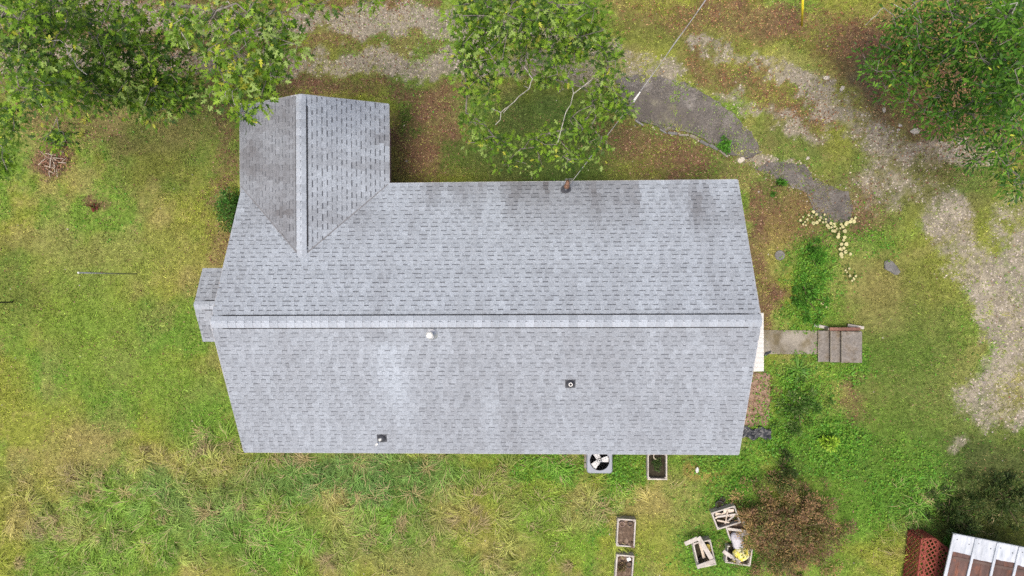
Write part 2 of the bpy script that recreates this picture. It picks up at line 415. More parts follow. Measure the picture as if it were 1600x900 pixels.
    t = mx(t, 0.7 * blob(x, y, 885, 755, 60, 40))
    # lawn colour, with the shade below the centre oak painted in
    yg = np.array([0.275, 0.315, 0.046]); gr = np.array([0.140, 0.285, 0.034]); tan = np.array([0.350, 0.295, 0.110]); ol = np.array([0.150, 0.175, 0.042])
    dk = np.array([0.070, 0.105, 0.026]); lush = np.array([0.125, 0.335, 0.030]); blue = np.array([0.140, 0.275, 0.070])
    def mixc(a, b, k): return a * (1 - k[:, None]) + b * k[:, None]
    c = np.repeat(yg[None], len(P), 0)
    c = mixc(c, gr, sstep(0.42, 0.62, n1) * 0.75)
    c = mixc(c, tan, sstep(0.50, 0.68, fbm(X * 0.8, Y * 0.8, 9, 4)) * 0.6)
    c = mixc(c, tan, 0.4 * sstep(0.6, 0.75, n3))
    for (cx, cy, rx, ry, ro, cc, k) in [
        (130, 715, 60, 45, 0, tan, 0.7), (390, 745, 50, 32, 10, tan * np.array([1.05, .95, .8]), 0.8), (110, 390, 60, 30, 30, tan, 0.5), (60, 780, 70, 60, 0, tan, 0.35),
        (230, 190, 150, 40, 0, tan * np.array([.75, .7, .7]), 0.55), (270, 250, 120, 60, 0, ol, 0.5), (90, 470, 120, 60, 0, yg, 0.4), (260, 400, 70, 60, 0, tan, 0.35),
        (180, 560, 140, 90, 0, gr, 0.6), (150, 400, 110, 60, 0, gr, 0.35), (100, 470, 90, 50, 0, gr, 0.4), (300, 640, 60, 60, 0, gr, .5), (500, 740, 120, 30, 0, lush * .9, .5), (690, 745, 70, 26, 0, lush, .5), (620, 780, 40, 20, 0, gr, .6), (830, 830, 50, 40, 0, lush, .4), (900, 850, 40, 40, 0, lush, .5), (20, 440, 40, 70, 0, ol, 0.5),
        (470, 800, 190, 80, 0, gr, 0.6), (560, 745, 190, 40, 0, blue * .8, 0.75), (250, 760, 60, 30, 20, blue, 0.7), (330, 810, 70, 40, 0, blue, 0.5), (440, 850, 60, 30, 0, lush, .5),
        (540, 825, 45, 30, 0, tan, 0.6), (700, 800, 50, 30, 0, tan, 0.55), (780, 860, 50, 30, 0, tan, 0.4), (900, 800, 46, 34, 10, tan, 0.65), (620, 850, 90, 34, 0, gr, .6), (820, 790, 60, 40, 0, gr, .5), (360, 850, 120, 40, 0, gr, .5), (200, 800, 70, 50, 0, gr, .4), (600, 870, 80, 25, 0, tan, 0.5), (520, 790, 20, 20, 0, tan, 0.8),
        (1040, 800, 70, 60, 0, tan, 0.45), (1107, 738, 24, 22, 0, tan * np.array([1.0, .82, .7]), 0.95), (1070, 730, 16, 18, 0, tan * np.array([.9, .7, .6]), 0.8), (1010, 860, 70, 40, 0, yg, 0.6),
        (860, 215, 150, 85, 0, np.array([.075, .135, .026]), 0.9), (760, 250, 60, 30, 0, dk, 0.6), (705, 240, 30, 28, 0, gr * .5, 0.9), (630, 190, 14, 34, 0, gr * .5, 0.9),  # dark green grass under the centre oak, its shade included in the colour
        (1290, 75, 110, 24, 12, np.array([.16, .16, .03]), 0.7), (1120, 55, 90, 34, 0, np.array([.15, .15, .045]), 0.5), (1020, 50, 60, 30, 0, ol, 0.6), (1100, 120, 60, 30, 20, np.array([.17, .17, .06]), 0.5),
        (1240, 210, 60, 40, 30, np.array([.16, .165, .055]), 0.6), (1360, 110, 30, 70, -20, np.array([.12, .095, .075]), 0.85), (1350, 330, 110, 60, 0, ol * 1.3, 0.6), (1350, 345, 60, 5, -30, dk * 1.3, .9),
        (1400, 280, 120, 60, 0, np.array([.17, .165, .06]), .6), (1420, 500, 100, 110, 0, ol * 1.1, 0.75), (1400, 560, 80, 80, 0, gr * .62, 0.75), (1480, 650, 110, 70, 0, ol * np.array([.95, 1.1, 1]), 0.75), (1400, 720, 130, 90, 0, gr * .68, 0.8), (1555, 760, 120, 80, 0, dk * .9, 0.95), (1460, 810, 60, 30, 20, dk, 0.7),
        (1330, 790, 70, 60, 0, lush * .8, 0.6), (1230, 740, 40, 40, 0, dk, 0.75), (1330, 700, 60, 50, 0, gr * .6, .6), (1370, 470, 50, 60, 0, tan * .8, 0.5), (1230, 330, 60, 60, 0, tan * np.array([.75, .65, .6]), 0.6), (1330, 370, 60, 20, 0, gr, 0.5),
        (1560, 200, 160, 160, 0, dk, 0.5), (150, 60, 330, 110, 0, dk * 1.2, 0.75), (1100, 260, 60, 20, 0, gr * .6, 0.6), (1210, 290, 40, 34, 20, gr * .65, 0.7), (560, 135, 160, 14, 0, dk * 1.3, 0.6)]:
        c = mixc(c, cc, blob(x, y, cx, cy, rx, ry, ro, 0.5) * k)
    c = mixc(c, lush, w * 0.9)
    c = c * (0.8 + 0.4 * n3)[:, None]
    return dict(px=px, py=py, g=g, l=l, w=w, t=t, c=c, n1=n1, n2=n2, n3=n3)

SOIL = np.array([0.10, 0.085, 0.045])
GRAV = np.array([0.20, 0.175, 0.135])
LITT = np.array([0.105, 0.058, 0.038])

def axis(lo, hi, step, far):
    a = np.arange(lo, hi + 1e-6, step)
    o = []; s = step; v = 0
    while v < far: s *= 1.35; v += s; o.append(v)
    o = np.array(o)
    return np.concatenate([lo - o[::-1], a, hi + o])
gx = axis(-19.5, 20.0, 0.1, 400); gy = axis(-12.5, 12.5, 0.1, 400)
GX, GY = np.meshgrid(gx, gy); GP = np.stack([GX.ravel(), GY.ravel(), ground_z(GX.ravel(), GY.ravel())], 1)
cv = cover(GP)
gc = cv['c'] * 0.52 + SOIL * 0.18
gc = gc * (1 - cv['w'][:, None] * 0.3)
k = (cv['l'] * 0.92)[:, None]; gc = gc * (1 - k) + LITT * (0.75 + 0.5 * cv['n3'])[:, None] * k
k = (sstep(0.12, 0.70, cv['g']) * 0.95)[:, None]; gc = gc * (1 - k) + GRAV * (0.72 + 0.5 * cv['n2'] * 1.1)[:, None] * k
ny, nx = GX.shape
idx = np.arange(nx * ny).reshape(ny, nx)
GF = np.stack([idx[:-1, :-1], idx[:-1, 1:], idx[1:, 1:], idx[1:, :-1]], -1).reshape(-1, 4)
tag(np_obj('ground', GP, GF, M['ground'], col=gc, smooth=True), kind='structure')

# ------------------------------------------------------------------ house
HX, HY, YAW = -1.5623, -0.96, 0.0046
HL, HW, RISE, ZE = 7.56, 4.1227, 2.1254, 2.70
WX0, WX1, WY = -7.63, -3.013, 6.5567
house = empty('house', (HX, HY, 0), YAW)
tag(house, 'single storey brick house with grey shingle roof and a short front wing', 'house')
HM = Matrix.Translation((HX, HY, 0)) @ Matrix.Rotation(YAW, 4, 'Z')
HR = np.array(HM.to_3x3()); HT = np.array([HX, HY, 0.0])
def h2w(p): return np.asarray(p) @ HR.T + HT
def w2h(p): return (np.asarray(p) - HT) @ HR
PITCH = RISE / HW
WHW = (WX1 - WX0) / 2; WM = (WX0 + WX1) / 2; WRISE = WHW * PITCH; ZR = ZE + RISE; ZWR = ZE + WRISE
E_ROW = 0.1435

# walls
OV = 0.5
def wall_prism(poly, z0, z1, name):
    return MB().prism(poly, z0, z1).build(name, M['brickwall'], house)
mb = MB(); mb.box((0, 0, 1.22), (2 * HL - 0.6, 2 * HW - 2 * OV, 2.64))
for sx in (-1, 1):     # gable triangles
    x = sx * (HL - 0.3); t = 0.15 * sx
    hwid = HW - OV; zz = 2.54; zt = ZR - OV * 0.0 - 0.16
    mb.add([(x, -hwid, zz), (x, hwid, zz), (x, 0, zt - 0.1), (x - t, -hwid, zz), (x - t, hwid, zz), (x - t, 0, zt - 0.1)], [(0, 1, 2), (5, 4, 3), (0, 3, 4, 1), (1, 4, 5, 2), (2, 5, 3, 0)])
mb.build('wall', M['brickwall'], house)
mb = MB(); mb.box((WM, (HW - OV + WY - 0.3) / 2 + 0.2, 1.22), (WX1 - WX0 - 2 * OV, WY - 0.3 - (HW - OV) - 0.4 + 0.4, 2.64))
y = WY - 0.1 - 0.0; hwid = WHW - OV
mb.add([(WM - hwid, y, 2.54), (WM + hwid, y, 2.54), (WM, y, ZWR - 0.28), (WM - hwid, y - 0.12, 2.54), (WM + hwid, y - 0.12, 2.54), (WM, y - 0.12, ZWR - 0.28)], [(1, 0, 2), (5, 3, 4), (0, 1, 4, 3), (1, 2, 5, 4), (2, 0, 3, 5)])
mb.build('wing_wall', M['brickwall'], house)
BX, BY, BW, BRISE, BZ = -8.9432, 0.4209, 1.1334, 0.5723, -0.23
MB().box(((BX + 0.25 - HL + 0.3) / 2, BY, 1.15), (abs(BX + 0.25 + HL - 0.3), 2 * BW - 0.5, 2.5)).build('bay_wall', M['brickwall'], house)

# a few windows and doors on the walls
def window(cx, cy, cz, w, h, nrm):
    fr = MB(); ax = (0, 1) if nrm[0] == 0 else (1, 0)
    ux, uy = abs(nrm[1]), abs(nrm[0])
    def bx(u, z, du, dz, dep, off): return ((cx + ux * u + nrm[0] * off, cy + uy * u + nrm[1] * off, cz + z), (ux * du + abs(nrm[0]) * dep, uy * du + abs(nrm[1]) * dep, dz))
    for u, z, du, dz in ((-w / 2, 0, 0.08, h), (w / 2, 0, 0.08, h), (0, h / 2, w - 0.08, 0.08), (0, -h / 2, w - 0.08, 0.08), (0, 0, w - 0.08, 0.05)):
        fr.box(*bx(u, z, du, dz, 0.06, 0.03))
    o = fr.build('window', M['trim'], house)
    g = MB(); g.box(*bx(0, 0, w - 0.07, h - 0.07, 0.02, 0.015)); g.build('pane', M['glass'], o)
    s = MB(); s.box(*bx(0, -h / 2 - 0.07, w + 0.15, 0.05, 0.12, 0.06)); s.build('sill', M['concrete'], o)
for x in (-5.5, -2.2, 1.4, 4.6): window(x, -(HW - OV), 1.5, 1.1, 1.2, (0, -1))
for x in (0.4, 4.9): window(x, HW - OV, 1.5, 1.3, 1.2, (0, 1))
window(WM, WY - 0.3 + 0.0, 1.4, 1.5, 1.3, (0, 1))
def door(cx, cy, nrm, face):
    d = MB()
    if nrm[0]: d.box((cx + nrm[0] * 0.02, cy, 1.05), (0.05, 0.95, 2.05))
    else: d.box((cx, cy + nrm[1] * 0.02, 1.05), (0.95, 0.05, 2.05))
    o = d.build('door', M['trim'], house)
    MB().lathe((cx + nrm[0] * 0.08 + (0 if nrm[0] else 0.38), cy + nrm[1] * 0.08 + (0.38 if nrm[0] else 0), 1.0), [(0.0, -0.03), (0.03, 0), (0.0, 0.03)], 10).build('handle', M['steel'], o)
door(HL - 0.3, -0.75, (1, 0), None)
door(-1.6, HW - OV, (0, 1), None)

# roof planes: origin at the eave start, U along the eave, V up the slope, N outwards
def plane(o, u, v): 
    o, u, v = (np.array(a, float) for a in (o, u, v)); u /= np.linalg.norm(u); v /= np.linalg.norm(v)
    return o, u, v, np.cross(u, v)
cs, sn = math.cos(math.atan(PITCH)), math.sin(math.atan(PITCH))
SL = HW / cs; WSL = WHW / cs
BPI = BRISE / BW; bc, bs = math.cos(math.atan(BPI)), math.sin(math.atan(BPI)); BSL = BW / bc
WYS = HW - WHW - 0.3           # wing planes start just inside the main slope
slopes = {
    'south': (plane((-HL, -HW, ZE), (1, 0, 0), (0, cs, sn)), 2 * HL, SL),
    'north': (plane((HL, HW, ZE), (-1, 0, 0), (0, -cs, sn)), 2 * HL, SL),
    'wing_west': (plane((WX0, WY, ZE), (0, -1, 0), (cs, 0, sn)), WY - WYS, WSL),
    'wing_east': (plane((WX1, WYS, ZE), (0, 1, 0), (-cs, 0, sn)), WY - WYS, WSL),
    'bay_south': (plane((BX, BY - BW, ZE + BZ), (1, 0, 0), (0, bc, bs)), 1.5, BSL),
    'bay_north': (plane((BX + 1.5, BY + BW, ZE + BZ), (-1, 0, 0), (0, -bc, bs)), 1.5, BSL),
}
def in_wing(x, y):      # plan: under the wing roof (between the valleys)
    return (np.abs(x - WM) < WHW) & (y > HW - (WHW - np.abs(x - WM)))
def stain(which, x, y):
    """algae staining, own shape; 0 clean .. 1 dark; x,y plan in the house frame"""
    st = fbm(x * 2.6, y * 0.33, 31, 4) * 0.6 + fbm(x * 0.7, y * 0.5, 32, 3) * 0.4
    if which == 'south':
        s = 0.27 + 0.75 * (st - 0.44) * 0.8
        px_, py_ = -2.85, -0.3                # washed streak under the white vent
        d = np.abs(x - (px_ + 0.12 * (-y)) ) ; lit = np.exp(-(d / 0.33) ** 2) * sstep(-0.4, -0.9, y) * (1 - sstep(-1.4, -3.6, y) * 0.8)
        s = s - 0.5 * lit
    elif which == 'north':
        s = 0.04 + 0.8 * np.clip(st - 0.46, 0, 1) + 0.35 * sstep(0.46, 0.72, st) * sstep(2.3, 4.0, y) + 0.5 * sstep(1.8, 4.1, y) * sstep(0.42, 0.68, fbm(x * 0.9, y * 0.3, 33, 3))
    elif which == 'wing_west':
        s = 0.68 + 0.5 * (fbm(y * 2.6, x * 0.7, 34, 4) - 0.42) + 0.35 * (fbm(x * 1.5, y * 1.5, 38, 3) - 0.5)
    elif which == 'wing_east':
        w = fbm(y * 2.4, x * 0.4, 35, 4)
        s = 0.10 + 1.1 * np.clip(w - 0.48, 0, 1) + 0.55 * sstep(4.2, 6.2, y) * sstep(-4.4, -3.1, x) * sstep(0.35, 0.6, w)
    else:
        s = 0.25 + 1.0 * np.clip(fbm(x * 3, y * 3, 36, 3) - 0.45, 0, 1)
    return np.clip(s, 0, 1)
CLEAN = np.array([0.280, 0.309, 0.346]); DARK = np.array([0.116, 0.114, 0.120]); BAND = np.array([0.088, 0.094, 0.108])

piece_parent = {}
teeth = []          # (screen area, slope name, verts(8,3), faces, facecols)
SV, SF, SCc = [], [], []
def emit(verts, faces, cols):
    o = len(SV); SV.extend(verts); SF.extend([tuple(i + o for i in f) for f in faces]); SCc.extend(cols)
rr = random.Random(3)
for name, (pl, LEN, SLOPE) in slopes.items():
    O, U, V, N = pl
    # deck
    thick = 0.11
    lo = 0.0
    if name in ('south', 'north'):
        q = [O, O + U * LEN, O + U * LEN + V * SLOPE, O + V * SLOPE]
    else:
        q = [O, O + U * LEN, O + U * LEN + V * SLOPE, O + V * SLOPE]
    q2 = [a - np.array([0, 0, thick]) for a in q]
    mbd = MB().add([tuple(a) for a in q] + [tuple(a) for a in q2], [(0, 1, 2, 3), (7, 6, 5, 4), (0, 4, 5, 1), (1, 5, 6, 2), (3, 7, 4, 0)])
    if name == 'wing_west': pass
    d = mbd.build('roof_slope', M['deck'], house)
    piece_parent[name] = d
    # shingle courses
    rows = int(math.ceil(SLOPE / E_ROW))
    def P(u, v, h): return tuple(O + U * u + V * v + N * h)
    e0 = 0.015   # overhang past the deck
    for r in range(rows):
        v0 = r * E_ROW - (e0 if r == 0 else 0); v1_ = v1 = min((r + 1) * E_ROW, SLOPE - 0.01); j0, j1 = rr.uniform(-0.004, 0.008), rr.uniform(-0.004, 0.008); v1 = min((r + 1) * E_ROW, SLOPE - 0.01)
        if v1 - v0 < 0.04: continue
        u = -e0 - j0; end = LEN + e0 + j1
        off = rr.uniform(0, 0.3); first = True
        tooth = rr.random() < 0.5
        shade_row = rr.uniform(0.97, 1.03)
        while u < end - 1e-6:
            w = rr.choice((0.10, 0.14, 0.16, 0.20)) * rr.uniform(0.8, 1.2) if not tooth else rr.uniform(0.07, 0.24)
            if first: w *= rr.uniform(0.3, 1); first = False
            u1 = min(u + w, end)
            if end - u1 < 0.05: u1 = end
            um, vm = (u + u1) / 2, (v0 + v1) / 2
            c = O + U * um + V * vm
            skip = False
            if name == 'north' and in_wing(c[0], c[1]):
                dd = (WHW - abs(c[0] - WM)) - (HW - c[1])
                skip = dd > 0.35
            if name.startswith('wing'):
                dd = (HW - c[1]) - (WHW - abs(c[0] - WM))
                skip = dd > 0.3
            if not skip:
                s = float(stain(name, c[0], c[1]))
                s = min(1, max(0, s + rr.uniform(-0.06, 0.06)))
                base = (CLEAN * (1 - s) + DARK * s) * shade_row * rr.choice((0.96, 0.99, 1.0, 1.0, 1.02, 1.03)) * rr.uniform(0.97, 1.03)
                hb0, hb1 = 0.013, 0.003
                if tooth:
                    t0, t1 = hb0 + 0.0055, hb1 + 0.0055
                    vs = [P(u, v0, t0), P(u1, v0, t0), P(u1, v1 + 0.01, t1), P(u, v1 + 0.01, t1), P(u, v0, 0), P(u1, v0, 0), P(u1, v1 + 0.01, 0), P(u, v1 + 0.01, 0)]
                    fs = [(0, 1, 2, 3), (4, 5, 1, 0), (5, 6, 2, 1), (7, 4, 0, 3)]
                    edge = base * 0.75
                    pxs, pys = pix(h2w(np.array(vs[:4])))
                    area = abs(0.5 * sum(pxs[i] * pys[(i + 1) % 4] - pxs[(i + 1) % 4] * pys[i] for i in range(4)))
                    teeth.append((area, name, vs, fs, [base, edge, edge, edge]))
                else:
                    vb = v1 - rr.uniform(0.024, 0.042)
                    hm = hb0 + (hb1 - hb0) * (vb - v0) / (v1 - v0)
                    kk = rr.uniform(0.0, 0.25) if name != 'south' else rr.uniform(0.12, 0.5)  # band tone differs by slope: shade at the course step mixed into the colour
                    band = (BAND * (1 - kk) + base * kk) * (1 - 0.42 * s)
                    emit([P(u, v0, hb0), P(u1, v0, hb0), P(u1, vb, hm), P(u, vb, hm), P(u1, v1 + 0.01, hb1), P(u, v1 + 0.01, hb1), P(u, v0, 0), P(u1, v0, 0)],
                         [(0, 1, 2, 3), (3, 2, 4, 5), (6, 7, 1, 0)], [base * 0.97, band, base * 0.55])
            u = u1; tooth = not tooth
def in_frame(t):
    c = np.mean(np.array(t[2][:4]), 0); px, py = pix(h2w(c)); return 0 < px < 1600 and 0 < py < 900
# the ones that show largest stand as pieces of their own, but none that the wing hides
def hidden(t):
    c = np.mean(np.array(t[2][:4]), 0)
    if t[1] == 'north': return bool(in_wing(c[0], c[1]))
    return t[1] in ('bay_south', 'bay_north') and c[0] > -HL - 0.3
order = sorted(range(len(teeth)), key=lambda i: -teeth[i][0] if not hidden(teeth[i]) else 0)
own = set(order[:300])
def face_mesh(name, vs, fs, cols, m, parent):
    me = bpy.data.meshes.new(name); me.from_pydata(vs, [], fs); me.materials.append(m)
    a = me.color_attributes.new('Col', 'FLOAT_COLOR', 'CORNER')
    arr = np.ones((len(me.loops), 4), np.float32)
    ls = np.zeros(len(fs), np.int32); me.polygons.foreach_get('loop_start', ls)
    lt = np.zeros(len(fs), np.int32); me.polygons.foreach_get('loop_total', lt)
    arr[:, :3] = np.repeat(np.array(cols, np.float32), lt, axis=0)
    a.data.foreach_set('color', arr.ravel())
    me.update()
    return link(bpy.data.objects.new(name, me), parent)
for i, t in enumerate(teeth):
    if i in own: face_mesh('shingle', t[2], t[3], t[4], M['shingle'], piece_parent[t[1]])
    else: emit(t[2], t[3], t[4])
tag(face_mesh('shingle_courses', SV, SF, SCc, M['shingle'], house), kind='stuff')

# ridge vents and their cap shingles
def ridge(p0, p1, pitch, halfw, step, lift=0.045, vent=True):
    p0 = np.array(p0, float); p1 = np.array(p1, float); ln = np.linalg.norm(p1 - p0); d = (p1 - p0) / ln
    side = np.cross(np.array([0, 0, 1.0]), d)
    def Q(t, s, h): return tuple(p0 + d * t + side * s + np.array([0, 0, h - abs(s) * pitch]))
    hw = halfw + 0.028
    a, b = 0.32, ln - 0.32
    v = MB()
    v.add([Q(a, -hw, 0.004), Q(a, 0, 0.004), Q(a, hw, 0.004), Q(b, -hw, 0.004), Q(b, 0, 0.004), Q(b, hw, 0.004),
           Q(a, -hw, lift), Q(a, 0, lift), Q(a, hw, lift), Q(b, -hw, lift), Q(b, 0, lift), Q(b, hw, lift)],
          [(6, 7, 10, 9), (7, 8, 11, 10), (0, 6, 9, 3), (2, 5, 11, 8), (0, 1, 7, 6), (1, 2, 8, 7), (3, 9, 10, 4), (4, 10, 11, 5)])
    vo = v.build('ridge_vent', M['vent'], house)
    n = int(ln / step); st = ln / n
    me = None
    for i in range(n):
        t0, t1 = i * st, (i + 1) * st + 0.02
        end = (t1 < a + 0.005) or (t0 > b - 0.005)
        if me is None or True:
            h0, h1 = (0.055 if not end else 0.03), (0.066 if not end else 0.042)
            m_ = MB(); hw_ = halfw
            def q(t, s, h): 
                c = np.array([t - t0, s, 0]); return (c[0], s, h - abs(s) * pitch)
            m_.add([q(t0, -hw_, h0), q(t0, -0.03, h0), q(t0, 0.03, h0), q(t0, hw_, h0), q(t1, -hw_, h1), q(t1, -0.03, h1), q(t1, 0.03, h1), q(t1, hw_, h1),
                    q(t0, -hw_, h0 - 0.012), q(t0, hw_, h0 - 0.012), q(t1, -hw_, h1 - 0.012), q(t1, hw_, h1 - 0.012)],
                   [(0, 1, 5, 4), (1, 2, 6, 5), (2, 3, 7, 6), (8, 0, 4, 10), (3, 9, 11, 7), (4, 5, 10), (7, 11, 6), (5, 6, 11, 10)])
        o = m_.build('ridge_shingle', M['cap'], vo)
        ang = math.atan2(d[1], d[0])
        o.location = tuple(p0 + d * t0); o.rotation_euler = (0, 0, ang)
ridge((-HL - 0.01, 0, ZR), (HL + 0.01, 0, ZR), PITCH, 0.165, 0.235)
ridge((WM, WY + 0.01, ZWR), (WM, HW - WHW + 0.02, ZWR), PITCH, 0.15, 0.235)
ridge((BX - 0.005, BY, ZE + BZ + BRISE), (-HL + 0.05, BY, ZE + BZ + BRISE), BPI, 0.13, 0.22)

# closed valleys between the wing and the main roof
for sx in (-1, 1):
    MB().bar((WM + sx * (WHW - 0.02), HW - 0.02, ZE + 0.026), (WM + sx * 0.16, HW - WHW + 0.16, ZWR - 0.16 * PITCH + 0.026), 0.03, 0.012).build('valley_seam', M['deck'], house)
# metal drip edge all round
def piece(name, m, **kw):
    q = MB()
    (q.bar(*kw['bar']) if 'bar' in kw else q.box(*kw['box'])).build(name, M[m], house)
for sy in (-1, 1):
    x0_ = -HL if sy < 0 else WX1 + 0.02
    piece('drip_edge', 'drip', bar=((x0_, sy * (HW + 0.012), ZE - 0.02), (HL, sy * (HW + 0.012), ZE - 0.02), 0.04, 0.03))
    for sx in (-1, 1): piece('drip_edge', 'drip', bar=((sx * (HL + 0.012), sy * (HW - 0.01), ZE - 0.012), (sx * (HL + 0.012), 0.0, ZR - 0.006), 0.035, 0.03))
for sx in (-1, 1):
    piece('drip_edge', 'drip', bar=((WM + sx * (WHW + 0.012), WY, ZE - 0.02), (WM + sx * (WHW + 0.012), HW + 0.03, ZE - 0.02), 0.04, 0.03))
    piece('drip_edge', 'drip', bar=((WM + sx * (WHW - 0.01), WY + 0.012, ZE - 0.012), (WM, WY + 0.012, ZWR - 0.006), 0.035, 0.03))

# fascia and rake boards
piece('fascia', 'trim', box=((0, -HW + 0.03, ZE - 0.17), (2 * HL - 0.06, 0.03, 0.14)))
piece('fascia', 'trim', box=(((WX1 + HL) / 2, HW - 0.03, ZE - 0.17), (HL - WX1 - 0.1, 0.03, 0.14)))
piece('fascia', 'trim', box=((WX0 + 0.03, (HW + WY) / 2, ZE - 0.17), (0.03, WY - HW - 0.1, 0.14)))
piece('fascia', 'trim', box=((WX1 - 0.03, (HW + WY) / 2, ZE - 0.17), (0.03, WY - HW - 0.1, 0.14)))
for sx in (-1, 1):
    for sy in (-1, 1):
        if sx < 0 and sy > 0: a = (sx * (HL - 0.02), HW - 0.02 - 0.0, ZE - 0.18)
        else: a = (sx * (HL - 0.02), sy * (HW - 0.02), ZE - 0.18)
        piece('rake_board', 'trim', bar=(a, (sx * (HL - 0.02), sy * 0.02, ZR - 0.18), 0.03, 0.13))
for sx in (-1, 1): piece('rake_board', 'trim', bar=((WM + sx * (WHW - 0.03), WY - 0.02, ZE - 0.18), (WM + sx * 0.02, WY - 0.02, ZWR - 0.18), 0.03, 0.13))
piece('soffit', 'trim', box=((0, -HW + OV / 2, ZE - 0.255), (2 * HL - 0.7, OV - 0.02, 0.02)))
piece('soffit', 'trim', box=(((WX1 + HL) / 2, HW - OV / 2, ZE - 0.255), (HL - WX1 - 0.4, OV - 0.02, 0.02)))

# roof fittings, placed on the slopes
def roof_pt(px, py, which):
    z = 3.5
    for _ in range(30):
        p = at(px, py, z); h = w2h(p); z = 0.7 * (ZR - abs(h[1]) * PITCH) + 0.3 * z
    return w2h(at(px, py, z))
def vent_boot(px, py, pipe_h, r, boot_mat, pipe_mat, kind):
    p = roof_pt(px, py, 'south')
    root = empty('roof_vent', tuple(p), 0, house)
    tilt = Matrix.Rotation(math.atan(PITCH) * (1 if p[1] < 0 else -1), 3, 'X')
    f = MB(); f.box((0, 0, 0.022), (0.29, 0.27, 0.012), m=None)
    f.v = [tuple(tilt @ Vector(v)) for v in f.v]
    if kind != 'cap': f.build('flashing', boot_mat, root)
    else:
        f2 = MB().lathe((0, 0, 0), [(0.17, 0.02), (0.12, 0.06), (0.08, 0.12), (0.07, 0.14)], 18); f2.v = [tuple(tilt @ Vector(v)) for v in f2.v]; f2.build('flashing', M['steel'], root)
    c = MB().lathe((0, 0, 0), [(0.12, 0.0), (0.12, 0.06), (0.085, 0.13), (r + 0.012, 0.16), (r + 0.006, 0.16)], 20)
    if kind != 'cap': c.build('boot_cone', boot_mat, root, smooth=False)
    if kind == 'pipe':
        MB().lathe((0, 0, 0), [(r, 0.0), (r, pipe_h), (r * 0.68, pipe_h), (r * 0.68, 0.05), (0.0, 0.05)], 18).build('pipe', pipe_mat, root)
        MB().lathe((0, 0, 0), [(r * 0.66, 0.10), (0, 0.10)], 14).build('pipe_bore', M['acblack'], root)
    if kind == 'cap':
        MB().lathe((0, 0, 0), [(r, 0.0), (r, pipe_h)], 18).build('pipe', M['steel'], root)
        MB().lathe((0, 0, 0), [(r * 1.55, pipe_h - 0.05), (r * 1.6, pipe_h), (r * 1.35, pipe_h + 0.04), (r * 0.6, pipe_h + 0.065), (0, pipe_h + 0.07)], 22).build('cap', M['whitepvc'], root, smooth=True)
    if kind == 'bent':
        MB().tube([(0.0, 0, 0.05), (-0.005, -0.005, 0.2), (-0.03, -0.02, 0.25)], [r, r, r], 12).build('pipe', pipe_mat, root, smooth=True)
        MB().tube([(-0.13, -0.17, 0.02), (-0.19, -0.22, 0.03)], [0.03, 0.026], 10).build('pipe_end', M['whitepvc'], root)
    return root
tag(vent_boot(675, 522, 0.40, 0.06, M['steel'], M['steel'], 'cap'), 'white capped round roof vent below the ridge')
tag(vent_boot(891, 599, 0.26, 0.055, M['rubber'], M['whitepvc'], 'pipe'), 'black vent boot around a white pipe mid slope')
tag(vent_boot(597, 684, 0.3, 0.04, M['rubber'], M['whitepvc'], 'bent'), 'black vent boot with a bent pipe near the eave')

# service mast through the front eave
mp_ = roof_pt(884, 297, 'north')
mast = empty('service_mast', tuple(mp_), 0, house)
MB().tube([(0, 0, -1.2), (0, 0, 0.75)], 0.035, 10).build('conduit', M['steel'], mast)
MB().lathe((0, 0, 0), [(0.16, 0.03), (0.10, 0.07), (0.05, 0.14), (0.038, 0.16)], 16).build('flashing', M['rubber'], mast)
wh = MB().lathe((0, 0, 0.72), [(0.06, 0), (0.085, 0.05), (0.07, 0.12), (0.0, 0.16)], 14); wh.tube([(0, 0, 0.80), (0.02, 0.10, 0.80), (0.03, 0.17, 0.74)], [0.07, 0.06, 0.045], 10)
wh.build('weatherhead', M['brownpaint'], mast, smooth=True)
dl = MB()
for k_ in range(3):
    a = 0.03 * (k_ - 1)
    dl.tube([(0.02 + a, 0.15, 0.74), (0.03 + a * 2, 0.24, 0.58), (0.08 + a * 3, 0.27, 0.50), (0.10 + a, 0.16, 0.55), (0.05, 0.03, 0.62)], 0.012, 6)
dl.build('drip_loop', M['cable'], mast)
MB().box((0, 0.02, 0.58), (0.12, 0.12, 0.05)).build('clamp', M['brownpaint'], mast)

# side door awning
aw = empty('door_awning', (0, 0, 0), 0, house)
a0 = w2h(at(1193, 489, 2.35)); a1 = w2h(at(1193, 580, 2.35))
xo = (a0[0] + a1[0]) / 2; ya, yb = a1[1], a0[1]
xi = HL - 0.28
n = 12; sh = MB()
for i in range(n):
    y0 = ya + (yb - ya) * i / n; y1 = ya + (yb - ya) * (i + 1) / n; ym = (y0 + y1) / 2
    g_ = (y1 - y0)
    sh.add([(xi, y0, 2.62), (xo, y0, 2.35), (xo, y0 + g_ * .35, 2.37), (xi, y0 + g_ * .35, 2.64), (xo, y0 + g_ * .65, 2.37), (xi, y0 + g_ * .65, 2.64), (xo, y1, 2.35), (xi, y1, 2.62)],
           [(0, 1, 2, 3), (3, 2, 4, 5), (5, 4, 6, 7)])
sh.build('awning_sheet', M['awning'], aw)
fr = MB(); fr.box((xo - 0.012, (ya + yb) / 2, 2.31), (0.03, yb - ya, 0.09)); fr.bar((xi + 0.01, ya + 0.02, 2.58), (xo - 0.04, ya + 0.02, 2.31), 0.03, 0.05); fr.bar((xi + 0.01, yb - 0.02, 2.58), (xo - 0.04, yb - 0.02, 2.31), 0.03, 0.05)
fr.build('awning_frame', M['trim'], aw)
for yy in (ya + 0.06, yb - 0.06): MB().bar((xi - 0.02, yy, 1.9), (xo - 0.06, yy, 2.29), 0.03, 0.03).build('bracket', M['trim'], aw)

